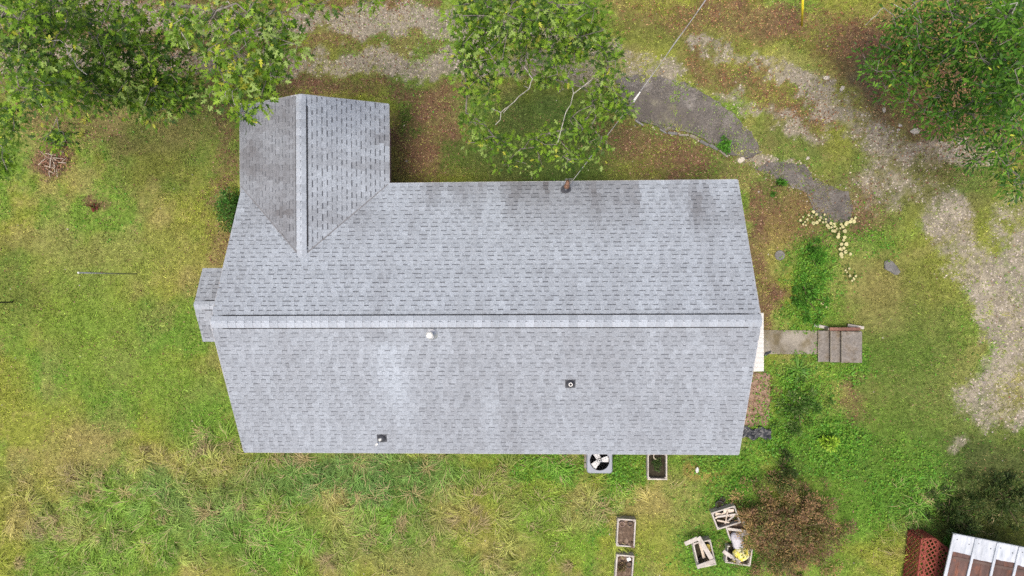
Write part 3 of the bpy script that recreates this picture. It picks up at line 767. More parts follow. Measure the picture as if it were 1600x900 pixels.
# ------------------------------------------------------------------ asphalt remnants of the drive
def rough_poly(pts, jit, seed, step=7.0):
    r = random.Random(seed); out = []
    for (ax, ay), (bx, by) in zip(pts, pts[1:] + pts[:1]):
        n = max(1, int(math.hypot(bx - ax, by - ay) / step))
        for i in range(n):
            t = i / n; out.append((ax + (bx - ax) * t + r.uniform(-jit, jit), ay + (by - ay) * t + r.uniform(-jit, jit)))
    return out
def slab(name, pts, up, thick, m, seed, jit=2.2, label=None):
    import bmesh
    from mathutils.geometry import tessellate_polygon
    pp = [atg(*p) for p in rough_poly(pts, jit, seed)]
    poly = [Vector((p[0], p[1], 0)) for p in pp]
    tris = tessellate_polygon([poly])
    n = len(pp); v = []; f = []
    for p in pp: v.append((p[0], p[1], float(ground_z(p[0], p[1])) + up))
    cx_, cy_ = sum(q[0] for q in pp) / n, sum(q[1] for q in pp) / n
    for p in pp:
        x, y = p[0] + (p[0] - cx_) * 0.02, p[1] + (p[1] - cy_) * 0.02
        v.append((x, y, float(ground_z(x, y)) + up - thick))
    for t in tris:
        a, b, c = t
        e1 = poly[b] - poly[a]; e2 = poly[c] - poly[a]
        f.append((a, b, c) if e1.cross(e2).z > 0 else (a, c, b))
    for i in range(n): f.append((i, (i + 1) % n, n + (i + 1) % n, n + i))
    o = MB().add(v, f).build(name, m)
    return tag(o, kind='structure')
A_PTS = [(962, 128), (985, 118), (1030, 120), (1068, 130), (1105, 150), (1135, 170), (1160, 195), (1178, 216), (1190, 238), (1165, 246), (1138, 240), (1108, 222), (1075, 208), (1040, 203), (1005, 191), (975, 176)]
B_PTS = [(1178, 262), (1200, 253), (1232, 255), (1255, 258), (1272, 280), (1300, 290), (1324, 300), (1336, 328), (1322, 350), (1300, 350), (1280, 340), (1266, 318), (1260, 300), (1240, 291), (1210, 276)]
asph = slab('asphalt_drive', A_PTS, 0.06, 0.16, M['asphalt'], 4)
slab('asphalt_patch', B_PTS, 0.022, 0.10, M['asphalt'], 5)
M['asphaltdark'] = mat('smooth_dark_asphalt', (0.095, 0.085, 0.075), 0.92, 0.2, 2.0, fine=0.2, bump=0.3, bscale=50, second=(0.15, 0.14, 0.10), sec_scale=1.8, sec_lo=0.5, sec_hi=0.7, spec=0.15)
slab('asphalt_overlay', [(968, 138), (990, 136), (1015, 146), (1045, 162), (1075, 172), (1088, 186), (1080, 202), (1040, 198), (1005, 187), (978, 170)], 0.072, 0.012, M['asphaltdark'], 6, 1.5)
kp = [(978, 183), (1006, 195), (1042, 207), (1077, 212), (1108, 226), (1138, 247)]
r_ = random.Random(8)
for (ax, ay), (bx, by) in zip(kp[:-1], kp[1:]):
    n = max(1, round(math.hypot(bx - ax, by - ay) / 15))
    for i in range(n):
        t0, t1 = (i + 0.05) / n, (i + 0.93) / n
        p, q = atg(ax + (bx - ax) * t0, ay + (by - ay) * t0 + r_.uniform(-2, 2)), atg(ax + (bx - ax) * t1, ay + (by - ay) * t1 + r_.uniform(-2, 2))
        w, h = r_.uniform(0.05, 0.12), r_.uniform(0.07, 0.11)
        if r_.random() < 0.18: continue
        p[2] += h / 2 - 0.03; q[2] += h / 2 - 0.03 + r_.uniform(-.02, .02)
        MB().bar(p, q, w, h).build('kerb_stone', M['greyrock'] if r_.random() < 0.6 else M['concrete'], asph, bevel=0.015)

# ------------------------------------------------------------------ side walkway and steps
wa, wb = atg(1192, 553), atg(1279, 516)
wk = MB().box(((wa[0] + wb[0]) / 2, (wa[1] + wb[1]) / 2, 0.0), (wb[0] - wa[0], wb[1] - wa[1], 0.10)).build('walkway', M['concrete'], bevel=0.01)
tag(wk, kind='structure')
M['mulch'] = mat('pale_brown_mulch', (0.235, 0.16, 0.115), 0.95, 0.35, 9.0, fine=0.35, bump=0.9, bscale=40, second=(0.14, 0.09, 0.06), sec_scale=5, spec=0.1)
slab('mulch_bed', [(1150, 583), (1184, 582), (1202, 584), (1203, 630), (1200, 664), (1150, 668)], 0.025, 0.06, M['mulch'], 9, 1.2)
sx0 = at(1279, 540, 0.15)[0]; sx1 = at(1298, 540, 0.3)[0]; sx2 = at(1315, 540, 0.45)[0]; sx3 = at(1346, 540, 0.5)[0]
sy0 = at(1300, 566, 0.3)[1]; sy1 = at(1300, 517, 0.3)[1]
st = empty('concrete_steps', ((sx0 + sx3) / 2, (sy0 + sy1) / 2, 0))
tag(st, 'three grey concrete steps with a brick side at the end of the walkway', 'steps')
def loc(o, x, y, z): return (x - o.location.x, y - o.location.y, z - o.location.z)
for i, (a, b, z) in enumerate(((sx0, sx1, 0.16), (sx1, sx2, 0.32), (sx2, sx3, 0.48))):
    cc = loc(st, (a + b) / 2 + 0.02, (sy0 + sy1) / 2, z / 2 - 0.05)
    o = MB().box(cc, (b - a + 0.03, sy1 - sy0 - i * 0.004, z + 0.1)).build('step', M['step'], st, bevel=0.012)
    MB().box(loc(st, a + 0.01, (sy0 + sy1) / 2, z - 0.02), (0.05, sy1 - sy0 + 0.012, 0.035)).build('nosing', M['concrete'], o, bevel=0.008)
nb = 7; cw = MB().box(loc(st, (sx0 + sx3) / 2 + 0.1, sy1 + 0.07, 0.17), (sx3 - sx0 - 0.2, 0.08, 0.52)).build('cheek_wall', M['concrete'], st)
for i in range(nb):
    x = sx0 + 0.25 + (sx3 - sx0 - 0.3) * (i + 0.5) / nb
    MB().box(loc(st, x, sy1 + 0.075, 0.465 + 0.004 * (i % 3)), (0.185, 0.105, 0.062)).build('brick', M['brick'], cw, bevel=0.006)
def plank(name, pa, pb, w, t, label, z=None, m='wood', cat='board', up=0.03, group=None):
    a = atg(*pa) if z is None else at(*pa, z[0]); b = atg(*pb) if z is None else at(*pb, z[1])
    c = (a + b) / 2
    o = MB().bar(a - c + np.array([0, 0, up]), b - c + np.array([0, 0, up]), w, t).build(name, M[m], bevel=0.004, loc=tuple(c))
    return tag(o, label, cat, group)
plank('wood_board', (1271, 508), (1292, 512), 0.10, 0.05, 'short grey board on the ground at the foot of the steps', up=0.05)
plank('wood_board', (1322, 508), (1347, 512), 0.10, 0.05, 'grey board edging behind the top step and its bricks', up=0.12)

# ------------------------------------------------------------------ grass, weeds, litter, gravel
def blocked(P):
    h = w2h(P); x, y = h[:, 0], h[:, 1]
    b = (np.abs(x) < HL - 0.3) & (np.abs(y) < HW - OV)
    b |= (np.abs(x - WM) < WHW - OV) & (y > 0) & (y < WY - 0.3)
    b |= (x > BX + 0.25) & (x < 0) & (np.abs(y - BY) < BW - 0.25)
    return b
def inpoly(px, py, poly):
    r = np.zeros(px.shape, bool); n = len(poly)
    for i in range(n):
        (x1, y1), (x2, y2) = poly[i], poly[(i + 1) % n]
        c = ((y1 > py) != (y2 > py)) & (px < (x2 - x1) * (py - y1) / ((y2 - y1) + 1e-9) + x1)
        r ^= c
    return r
HOLES = []        # world discs/rects kept free of tall growth: (cx, cy, half x, half y, angle)
def add_hole(cx, cy, hx_, hy_, a=0.0): HOLES.append((cx, cy, hx_, hy_, a))
def holes(P):
    b = np.zeros(len(P), bool)
    for cx, cy, hx_, hy_, a in HOLES:
        c, s = math.cos(a), math.sin(a); dx, dy = P[:, 0] - cx, P[:, 1] - cy
        b |= (np.abs(dx * c + dy * s) < hx_) & (np.abs(-dx * s + dy * c) < hy_)
    return b
def scatter(n, seed):
    r = np.random.default_rng(seed)
    P = np.stack([r.uniform(-19.3, 19.8, n), r.uniform(-11.3, 11.3, n), np.zeros(n)], 1)
    P[:, 2] = ground_z(P[:, 0], P[:, 1])
    P = P[~blocked(P) & ~holes(P)]
    return P, cover(P), r
add_hole((wa[0] + wb[0]) / 2, (wa[1] + wb[1]) / 2, (wb[0] - wa[0]) / 2 - 0.12, (wb[1] - wa[1]) / 2 - 0.1)
add_hole((sx0 + sx3) / 2, (sy0 + sy1) / 2, (sx3 - sx0) / 2, (sy1 - sy0) / 2)

def build_cover():
    # short blades
    P, c, r = scatter(620000, 31)
    asph_m = inpoly(c['px'], c['py'], A_PTS) | inpoly(c['px'], c['py'], B_PTS)
    dens = (1 - (0.9 - 0.5 * sstep(0.54, 0.68, c['n3'])) * sstep(0.12, 0.6, c['g'])) * (1 - 0.78 * c['l'])
    rim = np.maximum(track(c['px'], c['py'], A_PTS + A_PTS[:1], 8, 0.9), track(c['px'], c['py'], B_PTS + B_PTS[:1], 8, 0.9))
    dens = np.where(asph_m, 0.03 + 0.5 * sstep(0.52, 0.62, c['n2']) + 0.9 * rim * sstep(0.45, 0.6, c['n3']), dens)
    zlift = np.where(inpoly(c['px'], c['py'], A_PTS), 0.06, np.where(inpoly(c['px'], c['py'], B_PTS), 0.025, 0.0)); P[:, 2] += zlift
    bare = fbm(P[:, 0] * 1.3, P[:, 1] * 1.3, 41, 3)
    dens = dens * (0.45 + 0.55 * sstep(0.3, 0.5, bare))
    k = r.random(len(P)) < dens
    P = P[k]; c = {a: b[k] for a, b in c.items()}
    n = len(P)
    flow = fbm(P[:, 0] * 0.7, P[:, 1] * 0.7, 42, 3) * 14
    ang = flow + r.normal(0, 1.1, n)
    L = r.uniform(0.06, 0.13, n) * (0.7 + 0.6 * c['n2']) * (1 + 0.6 * c['t'])
    lean = r.uniform(0.35, 1.25, n)
    wd = r.uniform(0.006, 0.016, n)
    d = np.stack([np.cos(ang), np.sin(ang), np.zeros(n)], 1); s = np.stack([-np.sin(ang), np.cos(ang), np.zeros(n)], 1)
    tip = P + d * (L * np.sin(lean))[:, None] + np.array([0, 0, 1.0]) * (L * np.cos(lean))[:, None]
    V = np.empty((n, 3, 3)); V[:, 0] = P - s * wd[:, None]; V[:, 1] = P + s * wd[:, None]; V[:, 2] = tip
    V[:, :2, 2] -= 0.01
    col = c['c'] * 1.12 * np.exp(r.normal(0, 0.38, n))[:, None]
    dry = r.random(n) < (0.05 + 0.12 * sstep(0.5, 0.65, c['n2']) * (1 - c['w']))
    col[dry] = np.array([0.36, 0.30, 0.12]) * r.uniform(0.6, 1.15, (dry.sum(), 1))
    tag(np_obj('grass', V.reshape(-1, 3), np.arange(3 * n).reshape(-1, 3), M['grass'], col=np.repeat(col, 3, 0)),
        'short mown yellow green grass over the whole yard', 'grass', kind='stuff')

    # long combed tufts
    P, c, r = scatter(13000, 33)
    k = r.random(len(P)) < c['t'] * 0.62 * (1 - c['g']) * (0.4 + 0.9 * c['n1'])
    P = P[k]; c = {a: b[k] for a, b in c.items()}
    # tufts scattered in the rest of the yard, far fewer
    V, Cc = [], []
    for i in range(len(P)):
        m = int(r.integers(26, 60)); base = P[i]
        big = r.uniform(0.6, 1.3)
        comb = fbm(np.array([base[0] * 0.45]), np.array([base[1] * 0.45]), 47, 2)[0] * 15
        radial = r.random() < 0.35
        a = r.uniform(0, 2 * math.pi, m) if radial else comb + r.normal(0, 0.55, m)
        L = r.uniform(0.22, 0.6, m) * big
        R0 = r.normal(0, 0.07, (m, 2))
        b0 = np.stack([base[0] + R0[:, 0], base[1] + R0[:, 1], np.full(m, base[2] - 0.01)], 1)
        d = np.stack([np.cos(a), np.sin(a), 0 * a], 1); s = np.stack([-np.sin(a), np.cos(a), 0 * a], 1)
        h1 = r.uniform(0.25, 0.5, m)
        mid = b0 + d * (L * 0.45)[:, None] + np.array([0, 0, 1.0]) * (L * h1)[:, None]
        tip = b0 + d * L[:, None] + s * (L * r.normal(0, 0.12, m))[:, None] + np.array([0, 0, 1.0]) * (L * h1 * r.uniform(0.2, 0.9, m))[:, None]
        w = r.uniform(0.006, 0.012, m)[:, None]
        v = np.stack([b0 - s * w, b0 + s * w, mid + s * w * 0.8, mid - s * w * 0.8, tip], 1)
        V.append(v)
        dryt = r.random() < 0.11
        cc = c['c'][i] * r.uniform(0.75, 1.35)
        if dryt: cc = np.array([0.30, 0.25, 0.11]) * r.uniform(0.75, 1.15)
        col = np.repeat(cc[None], m, 0) * r.uniform(0.65, 1.4, (m, 1))
        dd = r.random(m) < 0.12; col[dd] = np.array([0.40, 0.33, 0.17])
        Cc.append(col)
    V = np.concatenate(V); Cc = np.concatenate(Cc); n = len(V)
    o = np.arange(n)[:, None] * 5
    F = np.concatenate([o + np.array([[0, 1, 2]]), o + np.array([[0, 2, 3]]), o + np.array([[3, 2, 4]])])
    tag(np_obj('long_grass', V.reshape(-1, 3), F, M['grass'], col=np.repeat(Cc, 5, 0)),
        'long uncut grass lying in combed tufts behind the house', 'grass', kind='stuff')

    # broad leaved weeds
    P, c, r = scatter(420000, 35)
    k = r.random(len(P)) < np.clip(c['w'] * 0.75, 0, 1)
    k |= r.random(len(P)) < 0.035 * (1 - c['g']) * sstep(0.5, 0.62, c['n1'])
    P = P[k]; c = {a: b[k] for a, b in c.items()}; n = len(P)
    a = r.uniform(0, 2 * math.pi, n); L = r.uniform(0.04, 0.10, n); z = r.uniform(0.02, 0.16, n) * (0.4 + c['w'])
    tl = r.normal(0, 0.35, n)
    d = np.stack([np.cos(a) * np.cos(tl), np.sin(a) * np.cos(tl), np.sin(tl)], 1); s = np.stack([-np.sin(a), np.cos(a), r.normal(0, 0.25, n)], 1)
    b0 = P + np.stack([0 * z, 0 * z, z], 1)
    w = (L * r.uniform(0.25, 0.42, n))[:, None]; L_ = L[:, None]
    V = np.stack([b0, b0 + d * L_ * 0.5 + s * w, b0 + d * L_, b0 + d * L_ * 0.5 - s * w], 1)
    col = np.array([0.105, 0.255, 0.030]) * r.uniform(0.55, 1.5, (n, 1)) * np.stack([r.uniform(0.8, 1.5, n), np.ones(n), np.ones(n)], 1)
    tag(np_obj('weeds', V.reshape(-1, 3), np.arange(4 * n).reshape(-1, 4), M['leaf'], col=np.repeat(col, 4, 0)),
        'bright green low broad leaved weeds in patches around the yard', 'weeds', kind='stuff')

    # dead leaves
    P, c, r = scatter(360000, 37)
    k = r.random(len(P)) < np.clip(c['l'] * 0.55 + 0.010, 0, 1)
    k &= ~(inpoly(c['px'], c['py'], A_PTS) & (r.random(len(P)) < 0.9))
    P = P[k]; n = len(P)
    a = r.uniform(0, 2 * math.pi, n); L = r.uniform(0.03, 0.075, n); tl = r.normal(0, 0.4, n)
    d = np.stack([np.cos(a) * np.cos(tl), np.sin(a) * np.cos(tl), np.sin(tl)], 1); s = np.stack([-np.sin(a), np.cos(a), r.normal(0, 0.4, n)], 1)
    b0 = P + np.stack([0 * a, 0 * a, r.uniform(0.012, 0.05, n)], 1)
    w = (L * r.uniform(0.22, 0.4, n))[:, None]; L_ = L[:, None]
    V = np.stack([b0, b0 + d * L_ * 0.45 + s * w, b0 + d * L_, b0 + d * L_ * 0.45 - s * w], 1)
    pal = np.array([[0.17, 0.085, 0.05], [0.22, 0.12, 0.07], [0.10, 0.052, 0.036], [0.29, 0.19, 0.12], [0.15, 0.062, 0.042]])
    col = pal[r.integers(0, 5, n)] * r.uniform(0.6, 1.3, (n, 1))
    px, py = pix(P); warm = ((px > 960) & (py < 200))[:, None]
    col = np.where(warm, col * np.array([1.25, 1.2, 0.95]), col)
    tag(np_obj('leaf_litter', V.reshape(-1, 3), np.arange(4 * n).reshape(-1, 4), M['litter'], col=np.repeat(col, 4, 0)),
        'scattered brown dead leaves on the ground', 'leaf litter', kind='stuff')

    # gravel chips
    P, c, r = scatter(330000, 39)
    asph_m = inpoly(c['px'], c['py'], A_PTS)
    edge_g = np.zeros(len(P))
    for poly_ in (A_PTS, B_PTS):
        edge_g = np.maximum(edge_g, track(c['px'], c['py'], poly_ + poly_[:1], 7, 0.9))
    k = r.random(len(P)) < 0.45 * edge_g * c['n2'] * 1.6
    k |= r.random(len(P)) < np.clip(sstep(0.08, 0.65, c['g']) * 0.75 + 0.002, 0, 1)
    k |= asph_m & (r.random(len(P)) < 0.35)
    P = P[k]; am = asph_m[k]; n = len(P)
    P[:, 2] += np.where(am, 0.062, 0.0)
    R = (0.008 + 0.03 * r.random(n) ** 2.2) * np.where(am, 0.6, 1.0)
    tpl = np.array([[1, 0, 0], [-0.1, 1, 0], [-1, 0.1, 0], [0.1, -0.9, 0], [0.1, 0.1, 0.75]])
    a = r.uniform(0, 2 * math.pi, n)
    sc = np.stack([R * r.uniform(0.7, 1.4, n), R, R * r.uniform(0.7, 1.2, n)], 1)
    v = tpl[None] * sc[:, None, :]
    ca, sa = np.cos(a)[:, None], np.sin(a)[:, None]
    v = np.stack([v[..., 0] * ca - v[..., 1] * sa, v[..., 0] * sa + v[..., 1] * ca, v[..., 2]], -1) + P[:, None, :]
    o = np.arange(n)[:, None] * 5
    F = np.concatenate([o + np.array([q]) for q in ((0, 1, 4), (1, 2, 4), (2, 3, 4), (3, 0, 4))])
    col = np.array([0.28, 0.25, 0.21]) * r.uniform(0.4, 1.5, (n, 1)) * np.stack([np.ones(n), r.uniform(0.95, 1.02, n), r.uniform(0.85, 1.08, n)], 1)
    col = np.where(am[:, None], col * 0.55, col)
    tag(np_obj('gravel', v.reshape(-1, 3), F, M['stone'], col=np.repeat(col, 5, 0)),
        'loose pale gravel chips along the drive tracks', 'gravel', kind='stuff')

# ------------------------------------------------------------------ leaves, trees, shrubs
OAK = (np.array([(0, 0), (0.05, 0.20), (0.30, 0.30), (0.07, 0.38), (0.40, 0.70), (0.08, 0.60), (0.13, 0.84), (0, 1.0), (-0.13, 0.84), (-0.08, 0.60), (-0.40, 0.70), (-0.07, 0.38), (-0.30, 0.30), (-0.05, 0.20)]),
       [(0, 1, 13), (1, 2, 3), (13, 11, 12), (1, 3, 13), (3, 11, 13), (3, 4, 5), (11, 9, 10), (3, 5, 11), (5, 9, 11), (5, 6, 9), (6, 8, 9), (6, 7, 8)])
OVAL = (np.array([(0, 0), (0.13, 0.25), (0.16, 0.55), (0, 1.0), (-0.16, 0.55), (-0.13, 0.25)]), [(0, 1, 5), (1, 2, 4), (1, 4, 5), (2, 3, 4)])
def leaves(tpl, P, D, size, r, tilt=0.5, curl=0.15):
    """leaf blades at P pointing along D (unit), faces roughly skywards"""
    pts, tris = tpl; n = len(P); k = len(pts)
    up = np.tile([0, 0, 1.0], (n, 1)) + r.normal(0, tilt, (n, 3))
    side = np.cross(D, up); side /= np.linalg.norm(side, axis=1)[:, None] + 1e-9
    nrm = np.cross(side, D)
    u, v = pts[:, 0], pts[:, 1]
    bend = curl * (np.abs(u) * 1.0 - v * v * 0.8)
    V = P[:, None, :] + size[:, None, None] * (side[:, None, :] * u[None, :, None] + D[:, None, :] * v[None, :, None] + nrm[:, None, :] * bend[None, :, None])
    F = (np.arange(n)[:, None, None] * k + np.array(tris)[None]).reshape(-1, 3)
    return V.reshape(-1, 3), F, k
def unit(a): return a / (np.linalg.norm(a, axis=-1, keepdims=True) + 1e-9)

def grow(root_pts, tips, r, seg=0.55, wob=0.10):
    """greedy branch net: every tip joins the nearest wood already there; returns nodes, parent index"""
    nodes = [np.array(p, float) for p in root_pts]; par = [-1] + list(range(len(root_pts) - 1))
    rootp = nodes[-1]
    order = np.argsort(np.linalg.norm(tips - rootp, axis=1))
    ends = []
    for i in order:
        t = tips[i]
        A = np.array(nodes); d = np.linalg.norm((A - t) * np.array([1, 1, 1.25]), axis=1)
        # favour wood that lies lower and nearer to the stem
        d = d + 0.35 * np.maximum(0, A[:, 2] - t[2]) + 0.12 * np.linalg.norm(A - rootp, axis=1)
        if len(root_pts) > 2: d[:len(root_pts) - 2] += 3
        j = int(np.argmin(d)); a = nodes[j]
        n = max(1, int(np.linalg.norm(t - a) / seg)); cur = j
        for s_ in range(1, n + 1):
            q = a + (t - a) * s_ / n + (r.normal(0, wob, 3) if s_ < n else 0) * seg
            q = q + np.array([0, 0, 0.10 * math.sin(math.pi * s_ / n)])
            nodes.append(q); par.append(cur); cur = len(nodes) - 1
        ends.append(cur)
    return nodes, par, ends
def branch_mesh(nodes, par, r0, tip_r, expo=2.3, nside=6):
    n = len(nodes); w = np.zeros(n); nch = np.zeros(n, int)
    for i in range(n):
        if par[i] >= 0: nch[par[i]] += 1
    for i in range(n - 1, -1, -1):
        if nch[i] == 0: w[i] = 1.0
        if par[i] >= 0: w[par[i]] += w[i]
    rad = tip_r * w ** (1 / expo)
    rad = np.minimum(rad, r0)
    return rad
def tubes_between(nodes, par, rad, sel, nside):
    mb = MB()
    kids = {}
    for i in range(1, len(nodes)): kids.setdefault(par[i], []).append(i)
    for i in sel:
        p = par[i]
        if p < 0: continue
        mb.tube([nodes[p], nodes[i]], [min(rad[p], rad[i] * 1.25), rad[i]], nside, cap=False)
    return mb
def clump_tips(blobs, r):
    T = []; meta = []
    for bi, (px, py, z, rx, ry, rz, n, *rest) in enumerate(blobs):
        for _ in range(n):
            while True:
                q = r.uniform(-1, 1, 3)
                if (q ** 2).sum() < 1: break
            zz = z + q[2] * rz
            T.append(at(px + q[0] * rx, py + q[1] * ry, zz)); meta.append(bi)
    return np.array(T), np.array(meta)

def tree(name, label, trunk_px, fork_z, blobs, leaf, size, cols, seed, leaves_per=14, spread=0.26, r0=0.28, tip_r=0.008, bare=(), group='trees around the house', nobranch_leaf=0.0, lean=0.0):
    r = np.random.default_rng(seed)
    base = atg(*trunk_px)
    tips, meta = clump_tips(blobs, r)
    cen = tips.mean(0)
    top = base + np.array([0, 0, fork_z]) + (cen - base) * np.array([0.12, 0.12, 0])
    rootp = [base + (top - base) * t + np.array([r.normal(0, .05), r.normal(0, .05), 0]) * (t > 0) for t in np.linspace(0, 1, 6)]
    nodes, par, ends = grow(rootp, tips, r)
    nt = len(nodes); bare_sets = []
    for path in bare:       # bare grey limbs seen through gaps; joined to the nearest wood
        pts = [at(*q) for q in path]
        A = np.array(nodes[:nt]); j = int(np.argmin(np.linalg.norm(A - pts[0], axis=1)))
        cur = j; prev = nodes[j]; first_ = len(nodes)
        m_ = max(1, int(np.linalg.norm(pts[0] - prev) / 0.6)); rad0_ = len(nodes)
        for s_ in range(1, m_ + 1):
            nodes.append(prev + (pts[0] - prev) * s_ / m_); par.append(cur); cur = len(nodes) - 1
        for a, b in zip(pts[:-1], pts[1:]):
            for s_ in (0.5, 1.0):
                nodes.append(a + (b - a) * s_ + r.normal(0, 0.02, 3)); par.append(cur); cur = len(nodes) - 1
            if r.random() < 0.3:
                e = nodes[cur] + r.normal(0, 0.3, 3) * np.array([1, 1, .3]); nodes.append(e); par.append(cur)
        bare_sets.append(list(range(first_, len(nodes))))
    rad = branch_mesh(nodes, par, r0, tip_r)
    for i in range(nt, len(nodes)): rad[i] = max(rad[i] * 0.8, 0.010)
    root = empty(name, tuple(base))
    tag(root, label, 'tree', group)
    off = base
    N0 = [q - off for q in nodes]
    nroot = len(rootp)
    big = [i for i in range(nroot, nt) if rad[i] > 0.035]; small = [i for i in range(nroot, nt) if rad[i] <= 0.035]
    MB().tube(N0[:nroot], [r0 * 1.25] + [r0 * (1 - 0.05 * i) for i in range(1, nroot)], 10).build('trunk', M['bark'], root, smooth=True)
    if big: tubes_between(N0, par, rad, big, 7).build('limbs', M['bark'], root, smooth=True)
    tag(tubes_between(N0, par, rad, small, 5).build('twigs', M['bark'], root, smooth=True), kind='stuff')
    for bs_ in bare_sets: tubes_between(N0, par, rad, bs_, 7).build('limb', M['palebark'], root, smooth=True)
    # leaves
    E_ = np.array([nodes[i] for i in ends]); order = np.argsort(np.linalg.norm(tips - nodes[nroot - 1], axis=1)); em = meta[order]
    lp = np.array([(b[7] if len(b) > 7 else 1.0) for b in blobs])[em]
    cnt = np.maximum(1, (leaves_per * lp * r.uniform(0.5, 1.5, len(E_))).astype(int))
    rep = np.repeat(np.arange(len(E_)), cnt); n = len(rep)
    d = unit(r.normal(0, 1, (n, 3)) * np.array([1, 1, 0.45]))
    P = E_[rep] + d * (spread * r.uniform(0.1, 1.0, n))[:, None]
    D = unit(d * np.array([1, 1, 0.5]) + np.array([0, 0, -0.15]) + r.normal(0, 0.3, (n, 3)))
    S = size * r.uniform(0.5, 1.25, n)
    V, F, k = leaves(leaf, P, D, S, r)
    pal = np.array(cols)
    tone = r.integers(0, len(pal), len(E_))[rep]
    mixk = np.where(r.random(n) < 0.75, tone, r.integers(0, len(pal), n))
    col = pal[mixk] * r.uniform(0.75, 1.3, (n, 1))
    yl = np.array([(b[8] if len(b) > 8 else 0.02) for b in blobs])[em][rep]
    y_ = r.random(n) < yl; col[y_] = np.array([0.40, 0.42, 0.05]) * r.uniform(0.7, 1.2, (y_.sum(), 1))
    np_obj('crown', V - off, F, M['leaf'], col=np.repeat(col, k, 0), parent=root)
    return root

G_OAK = [(0.09, 0.175, 0.018), (0.13, 0.235, 0.020), (0.18, 0.295, 0.026), (0.036, 0.08, 0.015), (0.06, 0.12, 0.016), (0.22, 0.31, 0.075)]
G_OAKB = [(0.10, 0.195, 0.018), (0.145, 0.25, 0.022), (0.19, 0.30, 0.026), (0.05, 0.11, 0.016), (0.24, 0.33, 0.09)]
G_HICK = [(0.055, 0.145, 0.018), (0.08, 0.185, 0.02), (0.115, 0.235, 0.026), (0.035, 0.09, 0.015)]
# blobs: px, py, z, rx, ry, rz, tips, leaf factor, yellow share
tree('oak_tree', 'dense green oak whose boughs fill the far left of the top edge', (60, -210), 5.0, [
    (40, 40, 8.5, 75, 60, 1.3, 75, 1.2, 0.03), (60, 120, 8.0, 70, 50, 1.2, 60, 1.1, 0.03), (140, 30, 6.5, 90, 50, 1.5, 70, 1.1), (190, 100, 5.8, 80, 60, 1.5, 80, 1.2),
    (240, 150, 5.2, 60, 34, 0.9, 50, 1.2), (120, 140, 5.5, 90, 34, 1.2, 50), (275, 120, 5.0, 40, 50, 1.0, 28), (10, 200, 6.5, 24, 40, 1.0, 20), (5, 255, 6.0, 18, 34, 0.8, 16), (85, 215, 3.0, 26, 14, 0.5, 10),
    (300, 60, 5.0, 40, 30, 1.0, 14)],
    OAK, 0.175, G_OAK, 51, 16, 0.36, bare=[[(60, 60, 8.2), (95, 62, 8.3), (105, 85, 8.2), (120, 105, 8.1), (136, 115, 8.0)], [(5, 75, 8.0), (15, 90, 8.0), (22, 110, 7.9)], [(25, 62, 7.6), (40, 66, 7.6)]])
tree('oak_tree', 'oak with yellowing leaves and bare grey limbs overhanging the wing corner', (400, -260), 6.0, [
    (390, 30, 9.3, 70, 40, 1.0, 26, 1.0, 0.05), (440, 70, 9.2, 34, 34, 0.8, 18, 1.0, 0.05), (360, 75, 9.4, 50, 40, 0.9, 24, 1.0, 0.12), (370, 120, 9.2, 34, 30, 0.7, 17, 1.0, 0.14), (420, 115, 9.0, 34, 26, 0.8, 15, 1.0, 0.05),
    (345, 150, 8.8, 24, 14, 0.6, 7), (380, 172, 8.6, 11, 13, 0.4, 5), (290, 30, 9.0, 50, 34, 1.0, 20, 1.0, 0.04), (490, 6, 8.5, 26, 8, 0.6, 5), (580, 2, 8.0, 22, 6, 0.5, 4), (410, 150, 8.8, 12, 10, 0.5, 4)],
    OAK, 0.18, G_OAKB, 52, 14, 0.30, bare=[[(356, 2, 9.4), (376, 25, 9.4), (395, 40, 9.3), (416, 42, 9.3), (430, 60, 9.2), (442, 72, 9.2)], [(330, 30, 9.2), (345, 55, 9.1), (352, 56, 9.1)], [(392, 92, 9.2), (410, 100, 9.1), (420, 108, 9.0)], [(352, 145, 8.9), (362, 140, 8.9), (368, 165, 8.8)], [(284, 52, 8.9), (296, 78, 8.9)]])
tree('oak_tree', 'green oak hanging over the front yard in the middle of the top edge', (850, -230), 5.0, [
    (745, 22, 7.0, 52, 34, 1.2, 46, 1.1), (825, 25, 7.4, 60, 36, 1.4, 56, 1.1), (905, 30, 6.8, 46, 34, 1.2, 40), (745, 80, 6.4, 40, 34, 1.0, 32), (800, 85, 6.6, 46, 34, 1.2, 34), (865, 80, 6.6, 40, 30, 1.0, 28), (930, 70, 6.2, 34, 34, 1.0, 26),
    (955, 110, 6.0, 16, 30, 0.8, 12), (960, 160, 5.6, 26, 26, 0.8, 22), (925, 150, 5.6, 22, 26, 0.7, 9), (750, 140, 5.8, 34, 30, 0.8, 18), (740, 185, 5.2, 24, 24, 0.7, 9, 0.9), (870, 122, 6.0, 30, 14, 0.9, 9),
    (750, 222, 4.8, 32, 14, 0.6, 10, 0.9), (800, 232, 4.8, 34, 12, 0.7, 9, 0.9), (850, 222, 4.8, 30, 18, 0.7, 11), (905, 195, 5.2, 30, 26, 0.8, 15), (880, 250, 4.4, 46, 16, 0.6, 13, 0.9), (800, 255, 4.2, 24, 10, 0.5, 5), (935, 225, 5.0, 20, 20, 0.7, 8)],
    OAK, 0.16, G_OAK, 53, 14, 0.30, bare=[[(818, 98, 6.6), (824, 112, 6.5), (830, 122, 6.4), (828, 138, 6.3), (810, 150, 6.1), (794, 164, 5.9), (784, 178, 5.7), (776, 194, 5.6)], [(890, 130, 6.0), (897, 146, 5.9), (892, 162, 5.8), (884, 178, 5.7)]])
